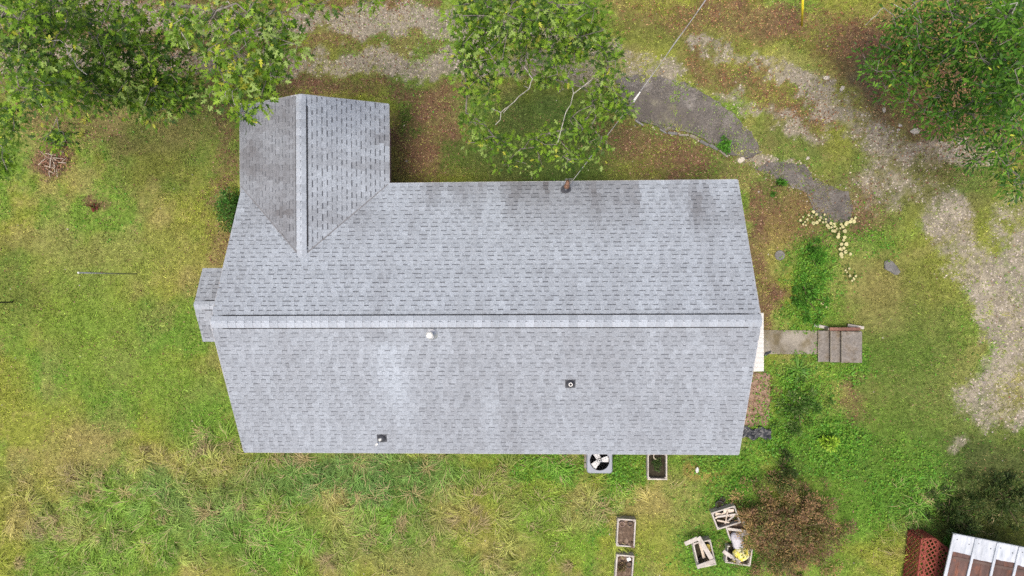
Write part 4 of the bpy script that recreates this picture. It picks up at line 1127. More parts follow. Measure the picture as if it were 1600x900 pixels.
tree('hickory_tree', 'broad green tree with small oval leaves in the top right corner', (1690, 20), 5.0, [
    (1470, 40, 5.6, 80, 45, 1.2, 56), (1560, 50, 7.2, 70, 60, 1.5, 80, 1.2), (1400, 90, 4.8, 55, 40, 1.0, 42), (1470, 110, 5.2, 70, 45, 1.1, 56), (1560, 140, 6.4, 60, 60, 1.4, 70, 1.2), (1400, 140, 4.4, 34, 24, 0.8, 12),
    (1490, 165, 4.8, 60, 30, 1.0, 36), (1570, 215, 5.4, 50, 40, 1.0, 36), (1585, 280, 4.4, 24, 30, 0.8, 18), (1500, 205, 3.8, 50, 24, 0.8, 16), (1450, 180, 4.2, 30, 16, 0.7, 8), (1395, 40, 5.4, 34, 24, 0.8, 10), (1600, 110, 8.2, 40, 90, 1.0, 45, 1.2), (1570, 8, 7.0, 60, 22, 1.0, 24), (1480, 4, 6.0, 60, 16, 0.9, 14), (1540, 250, 4.4, 34, 20, 0.7, 9)],
    OVAL, 0.15, G_HICK, 54, 18, 0.38, bare=[[(1430, 4, 6.0), (1415, 18, 5.8), (1400, 30, 5.6)], [(1380, 12, 5.5), (1370, 22, 5.4), (1352, 38, 5.2)], [(1590, 4, 8.0), (1560, 8, 7.9), (1545, 16, 7.8)]])

def shrub(name, label, center, rad, n, leaf, size, cols, seed, cat='shrub', stems=7, tilt=0.6, hollow=0.35, stem_mat='stem', lump=0.3, group=None, clump=0.28, per=26):
    r = np.random.default_rng(seed); c = np.array(center, float)
    root = empty(name, tuple(c)); tag(root, label, cat, group)
    mb = MB()
    for i in range(stems):
        a = 2 * math.pi * i / stems + r.uniform(-.3, .3); q = r.uniform(0.35, 0.75)
        e = np.array([math.cos(a) * rad[0] * q, math.sin(a) * rad[1] * q, rad[2] * r.uniform(0.8, 1.5)])
        mb.tube([(0, 0, -0.03), e * np.array([.4, .4, .5]) + r.normal(0, .02, 3), e], [0.022, 0.015, 0.006], 5, cap=False)
    mb.build('stems', M[stem_mat], root)
    nc = max(6, n // per)
    cd = unit(r.normal(0, 1, (nc, 3)) + np.array([0, 0, 0.5])); cd[:, 2] = np.abs(cd[:, 2])
    cr = r.uniform(hollow, 1.0, nc)[:, None]; cc = cd * cr * np.array(rad) * np.array([1, 1, 1.6]) + np.array([0, 0, 0.05])
    cc = cc * (1 + lump * (r.random((nc, 1)) - 0.5))
    rep = r.integers(0, nc, n); d = unit(r.normal(0, 1, (n, 3)))
    P = cc[rep] + d * (np.array(rad).mean() * clump * r.uniform(0.2, 1, n))[:, None]
    P[:, 2] = np.maximum(P[:, 2], 0.03)
    D = unit(d + cd[rep] * 0.6)
    V, F, k = leaves(leaf, P, D, size * r.uniform(0.6, 1.3, n), r, tilt)
    pal = np.array(cols); tone = r.integers(0, len(pal), nc)[rep]
    col = pal[np.where(r.random(n) < 0.7, tone, r.integers(0, len(pal), n))] * r.uniform(0.65, 1.4, (n, 1))
    np_obj('foliage', V, F, M['leaf'], col=np.repeat(col, k, 0), parent=root)
    return root
hb = at(352, 325, 0.6); hb[2] = 0
shrub('holly_bush', 'dense glossy green bush tucked beside the wing corner', hb, (0.36, 0.85, 0.55), 1500, OVAL, 0.09, [(0.05, 0.15, 0.02), (0.07, 0.19, 0.03), (0.035, 0.10, 0.018), (0.12, 0.24, 0.06)], 61)
ms = at(1238, 838, 0.9); ms[2] = ground_z(ms[0], ms[1])
shrub('maple_shrub', 'large loose shrub with rusty brown leaves beside the wooden boxes', ms, (1.9, 1.75, 0.75), 24000, OVAL, 0.08, [(0.25, 0.15, 0.085), (0.32, 0.20, 0.10), (0.17, 0.16, 0.05), (0.16, 0.10, 0.06), (0.12, 0.15, 0.04), (0.35, 0.24, 0.10), (0.14, 0.13, 0.05)], 62, stems=14, hollow=0.35, lump=0.7, clump=0.14, per=70, tilt=0.35)
WE = [(0.07, 0.20, 0.022), (0.10, 0.27, 0.03), (0.055, 0.15, 0.02)]
for i, (px, py, rx, ry, h, n, lab) in enumerate([
    (1268, 400, 0.35, 0.5, 0.28, 500, 'leafy green weed clump below the cream mushrooms'),
    (1262, 465, 0.6, 0.95, 0.22, 1100, 'broad bright green weed clump above the side walkway'),
    (1245, 640, 0.85, 0.95, 0.25, 1500, 'dark green bushy weed between the mulch strip and the side lawn'),
    (1215, 290, 0.3, 0.25, 0.25, 260, 'small green weed off the top right corner of the roof'),
    (1130, 228, 0.22, 0.28, 0.35, 260, 'feathery green sapling growing at the asphalt edge'),
    (1500, 836, 0.55, 0.4, 0.5, 600, 'dark green weeds against the top of the metal shed')]):
    p = atg(px, py); WE2 = WE if i not in (2, 5) else [(0.06, 0.14, 0.022), (0.08, 0.18, 0.03), (0.05, 0.11, 0.02), (0.13, 0.19, 0.06)]
    shrub('weed_clump', lab, p, (rx, ry, h), n, OVAL, 0.10, WE2, 70 + i, cat='plant', stems=5, clump=0.2, per=40, hollow=0.5, lump=0.9, tilt=0.4)
for px_, py_, rx_, ry_, h_, n_, sd_, lab_ in [(1222, 730, 0.4, 0.95, 0.3, 1100, 90, 'dark green weedy strip running down to the rusty brown shrub'), (1565, 775, 1.5, 0.95, 0.5, 4800, 92, 'dark olive shrub behind the right end of the shed'), (1478, 795, 0.9, 0.65, 0.45, 2200, 93, 'dark olive shrub above the lattice corner')]:
    shrub('dark_shrub', lab_, atg(px_, py_), (rx_, ry_, h_), n_, OVAL, 0.085, [(0.05, 0.085, 0.022), (0.07, 0.11, 0.026), (0.035, 0.06, 0.018), (0.12, 0.14, 0.045)], sd_, stems=8, clump=0.18, per=60, hollow=0.4, lump=0.8, tilt=0.45)
p = atg(1290, 687)
shrub('lime_plant', 'small yellow green leafy plant alone in the dark grass right of the house', p, (0.24, 0.24, 0.42), 420, OVAL, 0.13, [(0.28, 0.44, 0.04), (0.36, 0.50, 0.07), (0.2, 0.36, 0.03)], 81, cat='plant', tilt=0.3)
p = atg(1478, 850)
shrub('bright_weed', 'bright green weed squeezed between lattice and shed', p, (0.35, 0.3, 0.4), 260, OVAL, 0.11, [(0.08, 0.20, 0.03), (0.14, 0.28, 0.04), (0.05, 0.13, 0.02)], 82, cat='plant')
p = atg(90, 222)
shrub('oak_sapling', 'small dark oak sapling leaning over the brush heap', p, (0.45, 0.35, 0.3), 110, OAK, 0.19, [(0.04, 0.10, 0.03), (0.05, 0.12, 0.035), (0.07, 0.15, 0.04)], 83, cat='plant')
for i, (px, py, lab) in enumerate([(140, 190, 'tiny yellow seedling left of the taller yellow one in the front lawn'), (136, 208, 'yellow leaved seedling standing alone in the left lawn')]):
    p = atg(px, py)
    shrub('yellow_seedling', lab, p, (0.12, 0.1, 0.1), 12, OAK, 0.16, [(0.45, 0.42, 0.06), (0.36, 0.38, 0.08)], 84 + i, cat='plant', stems=3)
p = atg(149, 322)
shrub('red_seedling', 'small dark red leaved plant in the left lawn', p, (0.16, 0.13, 0.1), 40, OAK, 0.12, [(0.14, 0.03, 0.03), (0.20, 0.05, 0.04), (0.09, 0.03, 0.02)], 87, cat='plant', stems=3)

def strap_plant(name, label, p, n, L, seed, cols):
    r = np.random.default_rng(seed); root = empty(name, tuple(p)); tag(root, label, 'plant')
    for i in range(n):
        a = r.uniform(0, 2 * math.pi); l = L * r.uniform(0.6, 1.1); d = np.array([math.cos(a), math.sin(a), 0]); s = np.array([-d[1], d[0], 0]); w = 0.018
        pts = []
        for t in np.linspace(0, 1, 6):
            c = d * (l * t) + np.array([0, 0, l * (0.9 * t - 0.75 * t * t)]); ww = w * (1 - t ** 2 * 0.95)
            pts += [c - s * ww, c + s * ww + np.array([0, 0, 0.004])]
        V = np.array(pts); F = np.array([[2 * k, 2 * k + 1, 2 * k + 3, 2 * k + 2] for k in range(5)])
        np_obj('leaf', V, F, M['leaf'], col=np.tile(np.array(cols[i % len(cols)]) * r.uniform(0.8, 1.25), (len(V), 1)), parent=root)
    return root
strap_plant('daylily', 'clump of long strap leaves beside the walkway', atg(1246, 578), 26, 0.62, 91, [(0.10, 0.22, 0.04), (0.16, 0.28, 0.06), (0.07, 0.17, 0.03)])

# ------------------------------------------------------------------ brush heap, stones, mushrooms
r_ = random.Random(21)
p = atg(86, 252); root = empty('brush_heap', tuple(p)); tag(root, 'round heap of brown twigs and leaves in the left lawn', 'brush heap')
for i in range(46):
    a = r_.uniform(0, 6.28); q = r_.uniform(0, 0.55); c = Vector((q * math.cos(a), q * math.sin(a), 0.05 + 0.2 * (0.55 - q) + r_.uniform(0, .06))); b = r_.uniform(0, 6.28); l = r_.uniform(0.12, 0.34)
    e = Vector((math.cos(b) * l, math.sin(b) * l, r_.uniform(-.05, .1)))
    MB().tube([c - e, c + Vector((0, 0, .03)), c + e], [0.012, 0.010, 0.006], 5).build('twig', M['stem'] if i % 3 else M['palewood'], root)
rg = np.random.default_rng(22); n = 500
P = np.stack([rg.normal(0, 0.28, n), rg.normal(0, 0.26, n), rg.uniform(0.03, 0.2, n)], 1); D = unit(rg.normal(0, 1, (n, 3)) * np.array([1, 1, .3]))
V, F, k = leaves(OVAL, P, D, rg.uniform(0.05, 0.11, n), rg, 0.8)
np_obj('dead_leaves', V, F, M['litter'], col=np.repeat(np.array([0.20, 0.10, 0.065]) * rg.uniform(0.5, 1.6, (n, 1)), k, 0), parent=root)

def rock(name, label, px, py, sx, sy, sz, m, cat, group=None, seed=0, sink=0.3):
    import bmesh
    r = random.Random(seed); bm = bmesh.new(); bmesh.ops.create_icosphere(bm, subdivisions=2, radius=1)
    for v in bm.verts:
        f = 1 + 0.28 * (vnoise(v.co.x * 1.7 + seed, v.co.y * 1.7 + v.co.z * 1.3, seed) - 0.5) * 2 + r.uniform(-.05, .05)
        v.co = Vector((v.co.x * sx * f, v.co.y * sy * f, max(-sink, v.co.z) * sz * f))
    me = bpy.data.meshes.new(name); bm.to_mesh(me); bm.free(); me.materials.append(M[m])
    o = link(bpy.data.objects.new(name, me)); p = atg(px, py); o.location = (p[0], p[1], p[2] + sz * sink * 0.8); o.rotation_euler = (0, 0, r.uniform(0, 6))
    return tag(o, label, cat, group)
for i, (px, py, s, lab) in enumerate([
    (1291, 122, 0.12, 'white lump lying at the end of the upper gravel track'), (1316, 138, 0.10, 'smaller white lump on the brown dirt below the first one'),
    (1430, 205, 0.16, 'pale flat stone at the edge of the gravel under the right tree'), (1381, 172, 0.09, 'pale chip nearest the dark bare dirt'), (1406, 196, 0.08, 'upper of two small cream chips left of the pale flat stone'),
    (1404, 203, 0.06, 'lower of two small cream chips left of the pale flat stone'), (1262, 247, 0.07, 'cream chip in the grass above the lower asphalt patch'), (1158, 250, 0.14, 'pale broken slab at the lower tip of the asphalt'),
    (1185, 300, 0.05, 'small white stone beside the top right roof corner'), (635, 252, 0.06, 'white stone on the leaf litter beside the wing'), (1240, 625, 0.06, 'white stone in the weeds right of the house'), (66, 165, 0.08, 'pale stone under the left oak')]):
    rock('pale_stone', lab, px, py, s, s * 0.65, s * 0.4, 'rock', 'stone', None, 100 + i)
rock('grey_rock', 'low grey rock with a weed in the middle of the right lawn', 1393, 418, 0.30, 0.18, 0.09, 'greyrock', 'stone', None, 130)
p = atg(1218, 399)
c = MB().lathe((0, 0, 0), [(0.17, -0.05), (0.17, 0.035), (0.155, 0.05), (0, 0.052)], 24).build('ground_cover_lid', M['greyrock'], loc=tuple(p)); tag(c, 'round flat grey lid set in the ground right of the house', 'lid')

MU = [(1268, 340), (1274, 336), (1280, 341), (1276, 348), (1284, 349), (1289, 343), (1291, 352), (1297, 349), (1296, 357), (1303, 353), (1303, 361), (1310, 358), (1309, 366), (1316, 362), (1318, 352), (1321, 348), (1314, 354), (1326, 347), (1333, 346), (1317, 371), (1311, 381), (1316, 387), (1319, 393), (1311, 389), (1326, 397), (1312, 397), (1306, 370), (1270, 349), (1286, 336)]
MU += [(1263, 336), (1269, 332), (1279, 345), (1287, 347), (1293, 356), (1299, 362), (1306, 357), (1312, 351), (1300, 352), (1328, 343), (1334, 342), (1315, 376), (1313, 392), (1321, 381), (1313, 401)]
def cream_plant(label, pts, lo, hi, seed, runs):
    r = random.Random(seed); ps = [atg(px + r.uniform(-1, 1), py + r.uniform(-1, 1)) for px, py in pts]; c0_ = np.mean(ps, 0)
    o = empty('trailing_plant', tuple(c0_)); tag(o, label, 'plant')
    st_ = MB()
    for run in runs:
        st_.tube([atg(*q) - c0_ + np.array([0, 0, 0.08 + 0.03 * math.sin(i * 2.1)]) for i, q in enumerate(run)], 0.006, 5)
    st_.build('stem', M['stem'], o)
    rg_ = np.random.default_rng(seed); rep_ = np.repeat(np.arange(len(ps)), 7); Pg = np.array(ps)[rep_] - c0_ + rg_.normal(0, 0.09, (len(rep_), 3)) * np.array([1, 1, 0]) + np.array([0, 0, 1]) * rg_.uniform(0.02, 0.10, (len(rep_), 1))
    Vg, Fg, kg = leaves(OVAL, Pg, unit(rg_.normal(0, 1, (len(rep_), 3)) * np.array([1, 1, .3])), rg_.uniform(0.06, 0.12, len(rep_)), rg_, 0.4)
    np_obj('foliage', Vg, Fg, M['leaf'], col=np.repeat(np.array([0.085, 0.16, 0.03]) * rg_.uniform(0.5, 1.6, (len(rep_), 1)), kg, 0), parent=o)
    for i, p in enumerate(ps):
        s = r.uniform(lo, hi); h = r.uniform(0.06, 0.18); a = r.uniform(0, 6.28); tx, ty = r.uniform(-.3, .3), r.uniform(-.3, .3)
        V = [(0, 0, 0)]; nn_ = 11
        for k in range(nn_):
            t = 2 * math.pi * k / nn_; rad_ = s * (1 - 0.16 * max(0, math.cos(t)) ** 6) * (1 + 0.06 * math.sin(3 * t + i))
            x, y = rad_ * math.cos(t + a), rad_ * math.sin(t + a); V.append((x, y, 0.18 * s + tx * x + ty * y))
        V2 = [(x, y, z - 0.004) for x, y, z in V]
        F = [(0, k + 1, (k + 1) % nn_ + 1) for k in range(nn_)] + [(nn_ + 1, nn_ + 1 + (k + 1) % nn_ + 1, nn_ + 1 + k + 1) for k in range(nn_)]
        MB().add(V + V2, F).build('cream_leaf', M['mushroom'], o, smooth=True, loc=tuple(p - c0_ + np.array([0, 0, h])))
cream_plant('trailing plant dotted with round cream leaves below the lower asphalt patch', MU, 0.032, 0.068, 200,
            [[(1262, 335), (1275, 342), (1290, 350), (1303, 360), (1314, 356), (1326, 347), (1340, 345)], [(1303, 360), (1315, 376), (1314, 390), (1318, 400)]])
cream_plant('small sprig of pale cream leaves in the dry grass under the larger cream one', [(1326, 420), (1321, 426), (1330, 434), (1334, 431), (1328, 438), (1332, 437), (1324, 431), (1318, 423)], 0.025, 0.05, 201, [[(1320, 420), (1326, 430), (1334, 437)]])
cream_plant('tiny white blooms in the dark weeds above the walkway', [(1283, 475), (1289, 480), (1280, 473), (1286, 472)], 0.022, 0.04, 202, [[(1279, 472), (1285, 476), (1290, 481)]])
cream_plant('small white flower heads in the dark weeds right of the mulch strip', [(1247, 620), (1250, 624), (1245, 626), (1252, 635), (1255, 637), (1238, 644), (1241, 641)], 0.022, 0.042, 203, [[(1246, 618), (1250, 630), (1254, 638)], [(1250, 630), (1240, 643)]])
cream_plant('cluster of dusty pink heads left of the cream leaved trailing plant', [(1248, 346), (1253, 340), (1255, 348), (1260, 344), (1251, 352), (1258, 352)], 0.025, 0.05, 204, [[(1246, 348), (1253, 346), (1262, 344)]])

# ------------------------------------------------------------------ condenser unit behind the house
p = at(937, 720, 0.78); ac = empty('air_conditioner', (p[0], p[1], 0)); tag(ac, 'grey square outdoor condenser with white fan blades at the back eave', 'air conditioner')
def rrect(hx_, hy_, rc, n=6):
    o = []
    for (sx, sy, a0_) in ((1, 1, 0), (-1, 1, 90), (-1, -1, 180), (1, -1, 270)):
        for i in range(n + 1):
            a = math.radians(a0_ + 90 * i / n); o.append((sx * (hx_ - rc) + rc * math.cos(a), sy * (hy_ - rc) + rc * math.sin(a)))
    q = []
    for i in range(len(o)):
        q.append(o[i]); b = o[(i + 1) % len(o)]
        if i % (n + 1) == n:
            for k in range(1, 8): q.append((o[i][0] + (b[0] - o[i][0]) * k / 8, o[i][1] + (b[1] - o[i][1]) * k / 8))
    return q
MB().prism(rrect(0.46, 0.46, 0.06), -0.02, 0.07).build('pad', M['concrete'], ac)
bd = MB()
ro = rrect(0.40, 0.40, 0.08); ri = rrect(0.385, 0.385, 0.07); n = len(ro)
bd.prism(ri, 0.072, 0.70); bd.build('coil', M['acblack'], ac)
lv = MB()
for k in range(16):
    z = 0.12 + k * 0.037
    a = rrect(0.40, 0.40, 0.08); b = rrect(0.39, 0.39, 0.075); o0 = len(lv.v)
    lv.add([(x, y, z) for x, y in a] + [(x, y, z + 0.018) for x, y in b], [(i, (i + 1) % n, n + (i + 1) % n, n + i) for i in range(n)])
lv.build('louvres', M['acgrey'], ac)
tp = MB(); nseg = n; ctr = [(0.325 * math.cos(2 * math.pi * (i + 0.5) / n), 0.325 * math.sin(2 * math.pi * (i + 0.5) / n)) for i in range(n)]
ang = [math.atan2(y, x) for x, y in ro]
ctr = [(0.325 * math.cos(a), 0.325 * math.sin(a)) for a in ang]
oo = rrect(0.425, 0.425, 0.10)
v = [(x, y, 0.68) for x, y in oo] + [(x, y, 0.745) for x, y in oo] + [(x * 0.94, y * 0.94, 0.78) for x, y in oo] + [(x, y, 0.78) for x, y in ctr] + [(x, y, 0.62) for x, y in ctr]
f = []
for i in range(n):
    j = (i + 1) % n
    for q in range(4): f.append((q * n + i, q * n + j, (q + 1) * n + j, (q + 1) * n + i))
tp.add(v, f).build('top_cover', M['acgrey'], ac)
MB().lathe((0, 0, 0.70), [(0.322, 0.006), (0, 0.006)], 28).build('fan_shroud', M['acblack'], ac)
fan = MB().lathe((0, 0, 0.722), [(0.07, 0), (0.075, 0.03), (0.05, 0.045), (0, 0.047)], 16).build('fan_hub', M['steel'], ac)
for k, a in enumerate((0.15, 2.0, 3.9)):
    ca, sa = math.cos(a), math.sin(a); pts = []
    for (u, v_, z) in ((0.06, -0.07, 0.71), (0.06, 0.07, 0.745), (0.28, 0.115, 0.748), (0.305, 0.02, 0.732), (0.285, -0.10, 0.712)): pts.append((u * ca - v_ * sa, u * sa + v_ * ca, z))
    pts += [(x, y, z - 0.006) for x, y, z in pts]
    MB().add(pts, [(0, 4, 3, 2, 1), (5, 6, 7, 8, 9)] + [(i, (i + 1) % 5, 5 + (i + 1) % 5, 5 + i) for i in range(5)]).build('fan_blade', M['blade'], ac)
gl = MB()
for rr_ in (0.09, 0.15, 0.21, 0.27, 0.315): gl.tube([(rr_ * math.cos(2 * math.pi * i / 32), rr_ * math.sin(2 * math.pi * i / 32), 0.788) for i in range(33)], 0.0022, 4, cap=False)
for k in range(8): a = math.pi * k / 8; gl.tube([(-0.34 * math.cos(a), -0.34 * math.sin(a), 0.786), (0.34 * math.cos(a), 0.34 * math.sin(a), 0.786)], 0.0025, 4, cap=False)
gl.build('fan_guard', M['vent'], ac)
add_hole(p[0], p[1], 0.46, 0.46)

# ------------------------------------------------------------------ wooden planter boxes and what lies in them
def planter(px, py, w, l, h, rot, label, soil='soil', fill=0.6, m='wood', tilt=0.0, z=0.0, skip=()):
    p = at(px, py, h + z); g = float(ground_z(p[0], p[1])) ; p = at(px, py, h + z + g)
    o = empty('planter_box', (p[0], p[1], g + z - 0.01), math.radians(rot)); tag(o, label, 'planter box')
    o.rotation_euler = (0, math.radians(tilt), math.radians(rot))
    t = 0.045; nb_ = 2; bh = h / nb_
    for s in (-1, 1):
        for k in range(nb_):
            j = random.uniform(-.006, .006)
            if ('y', s) not in skip: MB().box((0, s * (l / 2 - t / 2) + j, bh * (k + 0.5)), (w, t, bh - 0.008)).build('side_board', M[m], o, bevel=0.005)
            if ('x', s) not in skip: MB().box((s * (w / 2 - t / 2) + j, 0, bh * (k + 0.5)), (t, l - 2 * t - 0.004, bh - 0.008)).build('side_board', M[m], o, bevel=0.005)
    for sx in (-1, 1):
        for sy in (-1, 1): MB().box((sx * (w / 2 - t - 0.022), sy * (l / 2 - t - 0.022), h / 2 - 0.005), (0.036, 0.036, h - 0.03)).build('corner_post', M[m], o)
    N = 10; V = []; F = []
    for i in range(N + 1):
        for j in range(N + 1):
            x = (i / N - .5) * (w - 2 * t); y = (j / N - .5) * (l - 2 * t)
            V.append((x, y, h * fill + 0.06 * (float(vnoise(x * 9 + px, y * 9 + py)) - 0.5)))
    for i in range(N):
        for j in range(N): a = i * (N + 1) + j; F.append((a, a + N + 1, a + N + 2, a + 1))
    MB().add(V, F).build('soil', M[soil], o, smooth=True)
    add_hole(p[0], p[1], w / 2, l / 2, math.radians(rot))
    return o, g
def into(o, x, y, z):
    v = o.matrix_basis @ Vector((x, y, z)); return np.array(v)
def pot(p, r, h, m, label, filled='soil'):
    o = empty('plant_pot', tuple(p)); tag(o, label, 'pot')
    MB().lathe((0, 0, 0), [(r * 0.7, 0), (r, h - 0.02), (r * 1.08, h - 0.02), (r * 1.08, h), (r * 0.92, h), (r * 0.85, h * 0.7)], 18).build('pot_wall', M[m], o)
    MB().lathe((0, 0, 0), [(r * 0.88, h * 0.72), (0, h * 0.76)], 16).build('pot_soil', M[filled], o)
    return o
b1, g = planter(1027.5, 729, 0.66, 0.90, 0.38, 0, 'wooden planter box by the back eave with dark soil and green weeds', 'darksoil', 0.45)
q = into(b1, 0, 0.05, 0.18)
shrub('planter_weeds', 'low green weeds growing inside the planter box by the eave', q, (0.22, 0.28, 0.10), 420, OVAL, 0.06, [(0.07, 0.12, 0.03), (0.05, 0.09, 0.025), (0.10, 0.15, 0.05)], 301, cat='plant', stems=4)
q = into(b1, -0.03, 0.30, 0.28)
tag(MB().tube([(-0.05, 0.1, 0), (-0.09, 0.03, 0.02), (-0.07, -0.05, 0.02), (0.0, -0.09, 0.0), (0.06, -0.1, -0.02)], [0.014, 0.018, 0.018, 0.016, 0.012], 8).build('curved_tube', M['palewood'], loc=tuple(q)), 'pale curved piece lying in the weedy planter box', 'tube')
b2, g = planter(978.5, 833, 0.62, 0.94, 0.36, -3, 'wooden planter box with brown soil and two round pots', 'soil', 0.7)
pot(into(b2, -0.15, 0.28, 0.20), 0.085, 0.14, 'claypot', 'clay pot in the corner of the soil filled planter box')
pot(into(b2, 0.12, 0.31, 0.20), 0.075, 0.14, 'blackpot', 'dark pot beside the clay one in the soil filled planter box')
rock('soil_clod', 'dark lump at the lower corner of the soil filled planter box', 985, 846, 0.11, 0.13, 0.1, 'soil', 'lump', None, 141)
bpy.data.objects['soil_clod'].location.z = into(b2, 0, 0, 0.27)[2]
b3, g = planter(976, 889, 0.60, 0.94, 0.36, -4, 'weedy wooden planter box cut off by the bottom edge', 'soil', 0.55)
q = into(b3, -0.08, 0.1, 0.18)
shrub('dry_weeds', 'straggly brown green weeds in the bottommost planter box', q, (0.2, 0.32, 0.12), 260, OVAL, 0.07, [(0.14, 0.12, 0.05), (0.08, 0.11, 0.03), (0.2, 0.14, 0.08)], 302, cat='plant', stems=9)
pot(into(b3, 0.15, 0.12, 0.17), 0.09, 0.13, 'blackpot', 'dark pot in the bottommost planter box')
tag(MB().box((0, 0, 0.06), (0.15, 0.13, 0.12), rz=0.4, taper=0.85).build('white_tub', M['whitepvc'], loc=tuple(into(b3, 0.13, 0.31, 0.19)), bevel=0.01), 'pale blue white tub at the top of the bottommost planter box', 'tub')
# broken box with a loose frame on top
b4, g = planter(1101, 866, 0.62, 0.88, 0.40, 13, 'broken wooden box holding scraps under a loose frame', 'darksoil', 0.3)
r4 = empty('loose_frame', tuple(into(b4, 0, 0, 0.42))); tag(r4, 'loose three sided frame of grey boards on the broken box', 'frame')
zt = r4.location.z + 0.03
def fbar(pa, pb, w=0.13, dz=(0, 0), m='wood', name='frame_board', par=r4, zz=None, t=0.035):
    z0 = zt if zz is None else zz
    a = at(*pa, z0 + dz[0]) - np.array(par.location); b = at(*pb, z0 + dz[1]) - np.array(par.location)
    return MB().bar(a, b, w, t).build(name, M[m], par, bevel=0.004)
fbar((1070, 850), (1090, 841), 0.14); fbar((1091, 839), (1113, 875), 0.15, (0.04, 0.04)); fbar((1089, 886), (1117, 876), 0.14, (0.08, 0.08))
tag(MB().lathe((0, 0, 0), [(0.07, 0), (0.14, 0.0), (0.14, 0.01), (0.07, 0.01)], 8).tube([(0.11 * math.cos(i * .4), 0.13 * math.sin(i * .4), 0.02 + 0.004 * i) for i in range(17)], 0.012, 6).build('hose_coil', M['rope'], loc=tuple(into(b4, 0.17, 0.1, 0.2))), 'small coil of yellow hose inside the broken box', 'hose')
q = into(b4, -0.02, 0.05, 0.25)
tag(MB().bar((-0.09, 0.27, 0), (0.04, -0.22, 0.03), 0.09, 0.04).build('scrap_board', M['palewood'], loc=tuple(q)), 'tan board standing in the broken box', 'board')
pot(into(b4, -0.13, -0.25, 0.12), 0.10, 0.15, 'blackpot', 'black pot at the bottom of the broken box', 'darksoil')
# box of sticks, tilted
STICKS = ['lowest split stick, along the top side of the stick filled box', 'long split stick slanting down to the right in the stick filled box', 'grey stick slanting up from the left end of the stick filled box', 'short stick at the lower right of the stick filled box',
          'short stick at the lower left of the stick filled box', 'broad pale slat in the upper right corner of the stick filled box', 'long grey stick laid across the middle of the stick filled box', 'thin upright stick on top of the others in the stick filled box']
b5, g = planter(1136, 809, 0.82, 0.62, 0.42, 20, 'wooden box heaped with sticks, topmost beside the rusty brown shrub', 'darksoil', 0.35, tilt=-4)
for i, (x0, y0, x1, y1, w) in enumerate([(-0.3, 0.14, 0.3, 0.10, .06), (-0.28, 0.2, 0.26, -0.06, .07), (-0.34, 0.05, 0.2, 0.2, .05), (-0.1, -0.2, 0.32, -0.02, .05), (-0.3, -0.02, 0.05, -0.2, .05), (0.0, 0.22, 0.33, 0.16, .09), (-0.25, 0.1, 0.34, 0.02, .06), (-0.05, -0.12, 0.12, 0.2, .04)]):
    a, b = into(b5, x0, y0, 0.27 + 0.015 * i), into(b5, x1, y1, 0.30 + 0.018 * i); cc = (a + b) / 2
    tag(MB().bar(a - cc, b - cc, w, 0.03).build('stick', M['palewood' if i % 3 else 'wood'], loc=tuple(cc)), STICKS[i], 'stick', 'sticks in the stick filled box')
# box with planks, behind
b6, g = planter(1152, 829, 0.66, 0.5, 0.24, 18, 'low box of grey planks under the box of sticks', 'soil', 0.4)
for i, (x0, y0, x1, y1, lab) in enumerate([(-0.3, 0.16, 0.3, -0.12, 'upper grey plank crossing the low box'), (-0.2, -0.14, 0.34, -0.17, 'lower grey plank along the edge of the low box')]):
    a, b = into(b6, x0, y0, 0.25 + .02 * i), into(b6, x1, y1, 0.27 + .02 * i); cc = (a + b) / 2
    tag(MB().bar(a - cc, b - cc, 0.09, 0.03).build('plank', M['wood'], loc=tuple(cc), bevel=0.004), lab, 'plank')
def bag(name, label, c, sx, sy, sz, m, seed, cat, parent_loc=None):
    import bmesh
    bm = bmesh.new(); bmesh.ops.create_icosphere(bm, subdivisions=4, radius=1)
    for v in bm.verts:
        x, y, z = v.co; k = 1 + 0.35 * (float(fbm(x * 2 + seed, y * 2 + z * 1.7, seed, 3)) - .5) + 0.10 * (float(vnoise(x * 8 + z * 5, y * 8, seed)) - .5)
        e = 0.7; v.co = Vector((math.copysign(abs(x) ** e, x) * sx * k, math.copysign(abs(y) ** e, y) * sy * k, max(z, -0.7) * sz * k))
    me = bpy.data.meshes.new(name); bm.to_mesh(me); bm.free(); me.materials.append(M[m])
    for p_ in me.polygons: p_.use_smooth = True
    o = link(bpy.data.objects.new(name, me)); o.location = tuple(c); return tag(o, label, cat)
b7, g = planter(1155, 868, 0.84, 0.62, 0.34, -8, 'wooden box with a yellow bag, lowest beside the rusty brown shrub', 'darksoil', 0.3, skip=(('y', 1),))
bag('yellow_bag', 'bright yellow plastic bag lying in the lowest box by the shrub', into(b7, 0.06, 0.02, 0.30), 0.30, 0.22, 0.14, 'yellowbag', 5, 'bag').rotation_euler = (0.1, 0.1, 0.3)
bag('grey_sack', 'crumpled grey white sack above the yellow bag', into(b7, -0.06, 0.40, 0.20), 0.20, 0.34, 0.15, 'sack', 9, 'sack').rotation_euler = (0, 0, 0.25)
a, b = at(1130, 861, 0.55), at(1156, 879, 0.45); cc = (a + b) / 2
tag(MB().bar(a - cc, b - cc, 0.12, 0.035).build('plank', M['wood'], loc=tuple(cc), bevel=0.004), 'grey plank sticking out to the left of the yellow bag', 'plank')
pp = atg(1122, 786)
pot(pp, 0.13, 0.2, 'blackpot', 'black plastic pot on the grass above the box of sticks', 'darksoil')
pot(atg(1127, 779), 0.09, 0.15, 'blackpot', 'smaller black pot behind the other one above the box of sticks', 'darksoil')
p = atg(1089, 737)
bt = empty('white_bottle', tuple(p)); tag(bt, 'white plastic bottle standing in the grass near the back eave', 'bottle')
